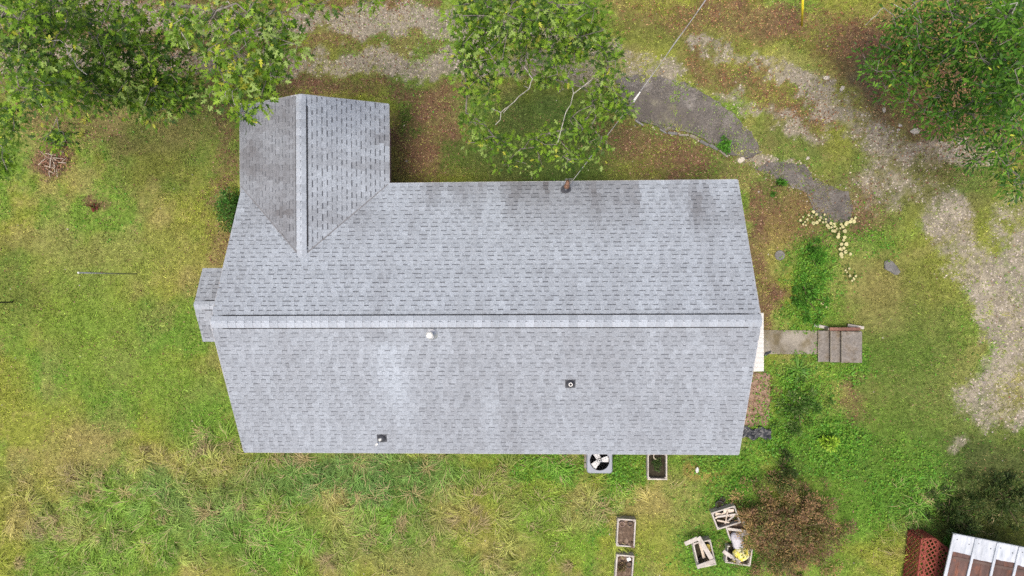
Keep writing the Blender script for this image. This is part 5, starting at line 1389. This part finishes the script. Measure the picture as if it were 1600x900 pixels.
bm_ = MB().lathe((0, 0, 0), [(0.05, 0), (0.055, 0.02), (0.055, 0.22), (0.03, 0.27), (0.02, 0.29)], 14); bm_.build('bottle_body', M['whitepvc'], bt, smooth=True); MB().lathe((0, 0, 0.29), [(0.023, 0), (0.023, 0.03), (0, 0.03)], 12).build('bottle_cap', M['whitepvc'], bt)
bt.rotation_euler = (math.radians(-40), 0, 0.2)
# black sheet by the back right corner
import bmesh
N = 18; V = []; F = []
ca = atg(1181, 676)
for i in range(N + 1):
    for j in range(9):
        x = (i / N - .5) * 0.95; y = (j / 8 - .5) * 0.36 + 0.06 * math.sin(i * 0.7)
        V.append((x, y, 0.05 + 0.12 * float(fbm(np.array([x * 6.0]), np.array([y * 9.0]), 77, 3)[0])))
for i in range(N):
    for j in range(8): a = i * 9 + j; F.append((a, a + 9, a + 10, a + 1))
o = MB().add(V, F).build('plastic_sheet', M['blacksheet'], loc=tuple(ca)); sm = o.modifiers.new('thickness', 'SOLIDIFY'); sm.thickness = 0.01
tag(o, 'crumpled black plastic sheet by the back right corner', 'plastic sheet')
add_hole(ca[0], ca[1], 0.45, 0.18)
p = atg(1200, 551); tag(rock('black_rag', 'small black scrap on the ground at the house end of the walkway', 1199, 551, 0.16, 0.07, 0.06, 'blacksheet', 'scrap', None, 143))

# ------------------------------------------------------------------ poles and wires
base = atg(214, 428); top = at(123, 426, 3.0)
pl_ = empty('lawn_pole', tuple(base)); tag(pl_, 'thin grey metal pole standing in the left lawn', 'pole')
MB().tube([(0, 0, -0.1), tuple(top - base)], [0.024, 0.022], 10).build('pole_shaft', M['steel'], pl_, smooth=True)
MB().lathe(tuple(top - base), [(0.03, -0.03), (0.034, 0.02), (0.02, 0.04), (0, 0.045)], 12).build('pole_cap', M['whitepvc'], pl_)
base = atg(19, 472); top = at(-75, 474, 3.0)
pl_ = empty('lawn_pole', tuple(base)); tag(pl_, 'dark pole reaching past the left edge of the picture', 'pole')
MB().tube([(0, 0, -0.1), tuple(top - base)], [0.028, 0.024], 10).build('pole_shaft', M['rubber'], pl_, smooth=True)
MB().lathe(tuple(top - base), [(0.03, -0.03), (0.034, 0.02), (0, 0.04)], 12).build('pole_cap', M['rubber'], pl_)
base = atg(1253, 40); e1 = at(1254.5, -4, base[2] + 2.2); dirg = (e1 - base)
gw = empty('guy_wire', tuple(base)); tag(gw, 'yellow guarded guy wire rising from the leaf litter at the top edge', 'guy wire')
MB().tube([(0, 0, 0), tuple(dirg)], 0.035, 8).build('guard', M['yellow'], gw, smooth=True)
MB().tube([tuple(dirg), tuple(dirg * 3.2)], 0.008, 6).build('wire', M['steel'], gw)
MB().tube([tuple(-dirg * 0.05), (0, 0, 0.0)], 0.02, 6).build('anchor_rod', M['steel'], gw)
# service drop
wh_w = h2w(np.array(mp_) + np.array([0.05, 0.03, 0.6]))
mid = at(990, 158, wh_w[2] + 1.0); far = at(1103, 0, wh_w[2] + 2.2); end = far + (far - mid) * 0.9
sd = empty('service_drop', tuple(wh_w)); tag(sd, 'overhead power cable running from the roof mast to the top edge', 'cable')
def sagpath(a, b, n, sag): return [a + (b - a) * i / n - np.array([0, 0, sag * 4 * (i / n) * (1 - i / n)]) for i in range(n + 1)]
w1 = [q - wh_w for q in sagpath(wh_w, mid, 8, 0.02)]; w2 = [q - wh_w for q in sagpath(mid, far, 12, 0.02) + [end]]
MB().tube(w1, 0.009, 6).build('cable', M['cable'], sd, smooth=True)
tw = MB(); tw.tube(w2, 0.010, 6); tw.tube([q + np.array([0.014 * math.cos(i * 1.3), 0.01, 0.014 * math.sin(i * 1.3)]) for i, q in enumerate(w2)], 0.008, 5)
tw.build('cable', M['cable'], sd, smooth=True)
dm = (w2[1] - w2[0]) / np.linalg.norm(w2[1] - w2[0])
MB().tube([w2[0] - dm * 0.02, w2[0] + dm * 0.16, w2[0] + dm * 0.3], [0.035, 0.03, 0.016], 8).build('wedge_clamp', M['whitepvc'], sd)

# ------------------------------------------------------------------ metal shed and lattice in the corner
ZS = 1.95
c0 = at(1491, 836, ZS); cx1 = at(1600, 857.5, ZS); cy1 = at(1477, 900, ZS)
ux = unit(cx1 - c0); uy = np.array([ux[1], -ux[0], 0.0])          # towards the bottom of the picture
g = float(ground_z(c0[0] + 1, c0[1] - 1))
shed = empty('metal_shed', (c0[0], c0[1], g), math.atan2(ux[1], ux[0])); tag(shed, 'low shed with rusty brown and white ribbed metal roof', 'shed')
zt = ZS - g; SW_, SLn = 3.6, 3.2
MB().box((0.95 + (SW_ - 1.2) / 2, -0.65 - (SLn - 0.9) / 2, (zt - 0.2) / 2 - 0.02), (SW_ - 1.2, SLn - 0.9, zt - 0.18)).build('wall', M['shedwall'], shed)
for i in range(6): MB().box((0.95 + 0.2 + i * 0.4, -0.63, (zt - 0.2) / 2 - 0.02), (0.37, 0.03, zt - 0.2)).build('wall_board', M['shedwall'], shed, bevel=0.004)
MB().box((SW_ / 2 - 0.2, -0.7, zt - 0.075), (SW_ - 0.6, 0.08, 0.06)).build('beam', M['shedwall'], shed)
drop = 0.10
pw = 0.665; npan = 5
cap_len = [0.52, 0.62, 0.50, 0.55, 0.6]
for i in range(npan):
    x0, x1 = i * pw + 0.02, (i + 1) * pw - 0.02 + 0.02
    MB().add([(x0, 0, zt - 0.03), (x1, 0, zt - 0.03), (x1, -SLn, zt - 0.03 - drop * SLn / 2), (x0, -SLn, zt - 0.03 - drop * SLn / 2), (x0, 0, zt - 0.045), (x1, 0, zt - 0.045), (x1, -SLn, zt - 0.045 - drop * SLn / 2), (x0, -SLn, zt - 0.045 - drop * SLn / 2)],
             [(3, 2, 1, 0), (4, 5, 6, 7), (0, 1, 5, 4), (1, 2, 6, 5), (2, 3, 7, 6), (3, 0, 4, 7)]).build('roof_panel', M['rust'], shed)
    rb2 = MB(); xm = (x0 + x1) / 2
    rb2.bar((xm, -0.02, zt - 0.028), (xm, -SLn + 0.02, zt - 0.028 - drop * (SLn - .04) / 2), 0.018, 0.014); rb2.build('panel_seam', M['rust'], shed)
    L_ = cap_len[i]; nseg = 6; V = []; F = []
    for k in range(nseg + 1):
        x = x0 - 0.01 + (x1 - x0 + 0.01) * k / nseg; jag = 0.03 * (random.random() - .5)
        V += [(x, 0.02, zt - 0.01), (x, -L_ + jag, zt - 0.014 - drop * L_ / 2)]
    for k in range(nseg): F.append((2 * k, 2 * k + 1, 2 * k + 3, 2 * k + 2))
    o = MB().add(V, F).build('white_sheet', M['whitemetal'], shed); sm = o.modifiers.new('t', 'SOLIDIFY'); sm.thickness = 0.006
for i in range(npan + 1):
    x = i * pw
    MB().bar((x, 0.03, zt + 0.012), (x, -SLn - 0.01, zt + 0.012 - drop * SLn / 2), 0.075 if i else 0.10, 0.045).build('roof_rib', M['whitemetal'], shed, bevel=0.006)
MB().box((SW_ / 2 - 0.12, 0.035, zt - 0.05), (SW_ - 0.2, 0.02, 0.09)).build('edge_trim', M['whitemetal'], shed)
sc_ = MB()
for i in range(npan):
    for (dx, dy) in ((0.12, -0.12), (0.5, -0.2)): sc_.lathe((i * pw + dx, dy, zt - 0.012 - 0.01), [(0.014, 0), (0.014, 0.018), (0, 0.022)], 8)
sc_.build('roof_screws', M['rubber'], shed)

gz = float(ground_z(*at(1450, 880, 0.5)[:2])); ZL = gz + 0.8
poly = [at(*q, ZL)[:2] for q in ((1441, 843), (1428, 962), (1466, 972), (1488, 864), (1460, 842))]
lc = np.mean(poly, 0)
lat = empty('lattice_screen', (lc[0], lc[1], gz)); tag(lat, 'red brown wooden lattice enclosure beside the shed', 'lattice')
def clip_line(p0, d, poly):
    t0, t1 = -50, 50; n = len(poly); c = np.mean(poly, 0)
    for i in range(n):
        a, b = np.array(poly[i]), np.array(poly[(i + 1) % n]); nrm = np.array([b[1] - a[1], -(b[0] - a[0])])
        if np.dot(nrm, c - a) > 0: nrm = -nrm
        den = np.dot(nrm, d); num = np.dot(nrm, a - p0)
        if abs(den) < 1e-9:
            if num < 0: return None
        elif den > 0: t1 = min(t1, num / den)
        else: t0 = max(t0, num / den)
    return (p0 + d * t0, p0 + d * t1) if t1 - t0 > 0.08 else None
def lattice_face(poly2, to3, angs, off, parent):
    c = np.mean(poly2, 0)
    for k_, angd in enumerate(angs):
        d = np.array([math.cos(math.radians(angd)), math.sin(math.radians(angd))]); nn = np.array([-d[1], d[0]])
        for i in range(-26, 27):
            seg = clip_line(c + nn * (i * 0.118 + 0.03), d, poly2)
            if seg is None: continue
            a, b = to3(seg[0], k_ * off), to3(seg[1], k_ * off)
            MB().bar(a, b, 0.038, 0.010, up=to3.n).build('slat', M['lattice'], parent)
class Top:
    n = (0, 0, 1)
    def __call__(s, q, o): return (q[0] - lc[0], q[1] - lc[1], ZL - gz + o)
tf = MB()
for i in range(len(poly)):
    a, b = poly[i] - lc, poly[(i + 1) % len(poly)] - lc
    tf.bar((a[0], a[1], ZL - gz - 0.03), (b[0], b[1], ZL - gz - 0.03), 0.05, 0.045)
    MB().box((a[0] * 0.97, a[1] * 0.97, (ZL - gz) / 2 - 0.055), (0.08, 0.08, ZL - gz - 0.01)).build('post', M['lattice'], lat)
top_f = tf.build('top_frame', M['lattice'], lat)
lattice_face(poly, Top(), (33, -62), 0.012, top_f)
for (i0, i1) in ((0, 1), (4, 0), (3, 4)):          # upright faces towards the lawn
    A_, B_ = np.array(poly[i0]), np.array(poly[i1]); ln = np.linalg.norm(B_ - A_); e = (B_ - A_) / ln; nr = np.array([e[1], -e[0]])
    if np.dot(nr, (A_ + B_) / 2 - lc) < 0: nr = -nr
    class Side:
        n = (nr[0], nr[1], 0)
        def __call__(s, q, o, A_=A_, e=e, nr=nr): 
            w = A_ + e * q[0] + nr * (0.03 + o) - lc; return (w[0], w[1], q[1])
    sfr = MB(); S_ = Side(); sfr.bar(S_((0, 0.04), -0.02), S_((ln, 0.04), -0.02), 0.05, 0.03); side_f = sfr.build('bottom_rail', M['lattice'], lat)
    lattice_face([np.array(q) for q in ((0, 0.02), (ln, 0.02), (ln, ZL - gz - 0.03), (0, ZL - gz - 0.03))], S_, (45, -45), 0.012, side_f)
for xx in (1447, 1466):
    a, b = at(xx, 848, ZL)[:2] - lc, at(xx - 8, 966, ZL)[:2] - lc
    MB().bar((a[0], a[1], ZL - gz - 0.035), (b[0], b[1], ZL - gz - 0.035), 0.06, 0.05).build('rafter', M['lattice'], lat)

build_cover()
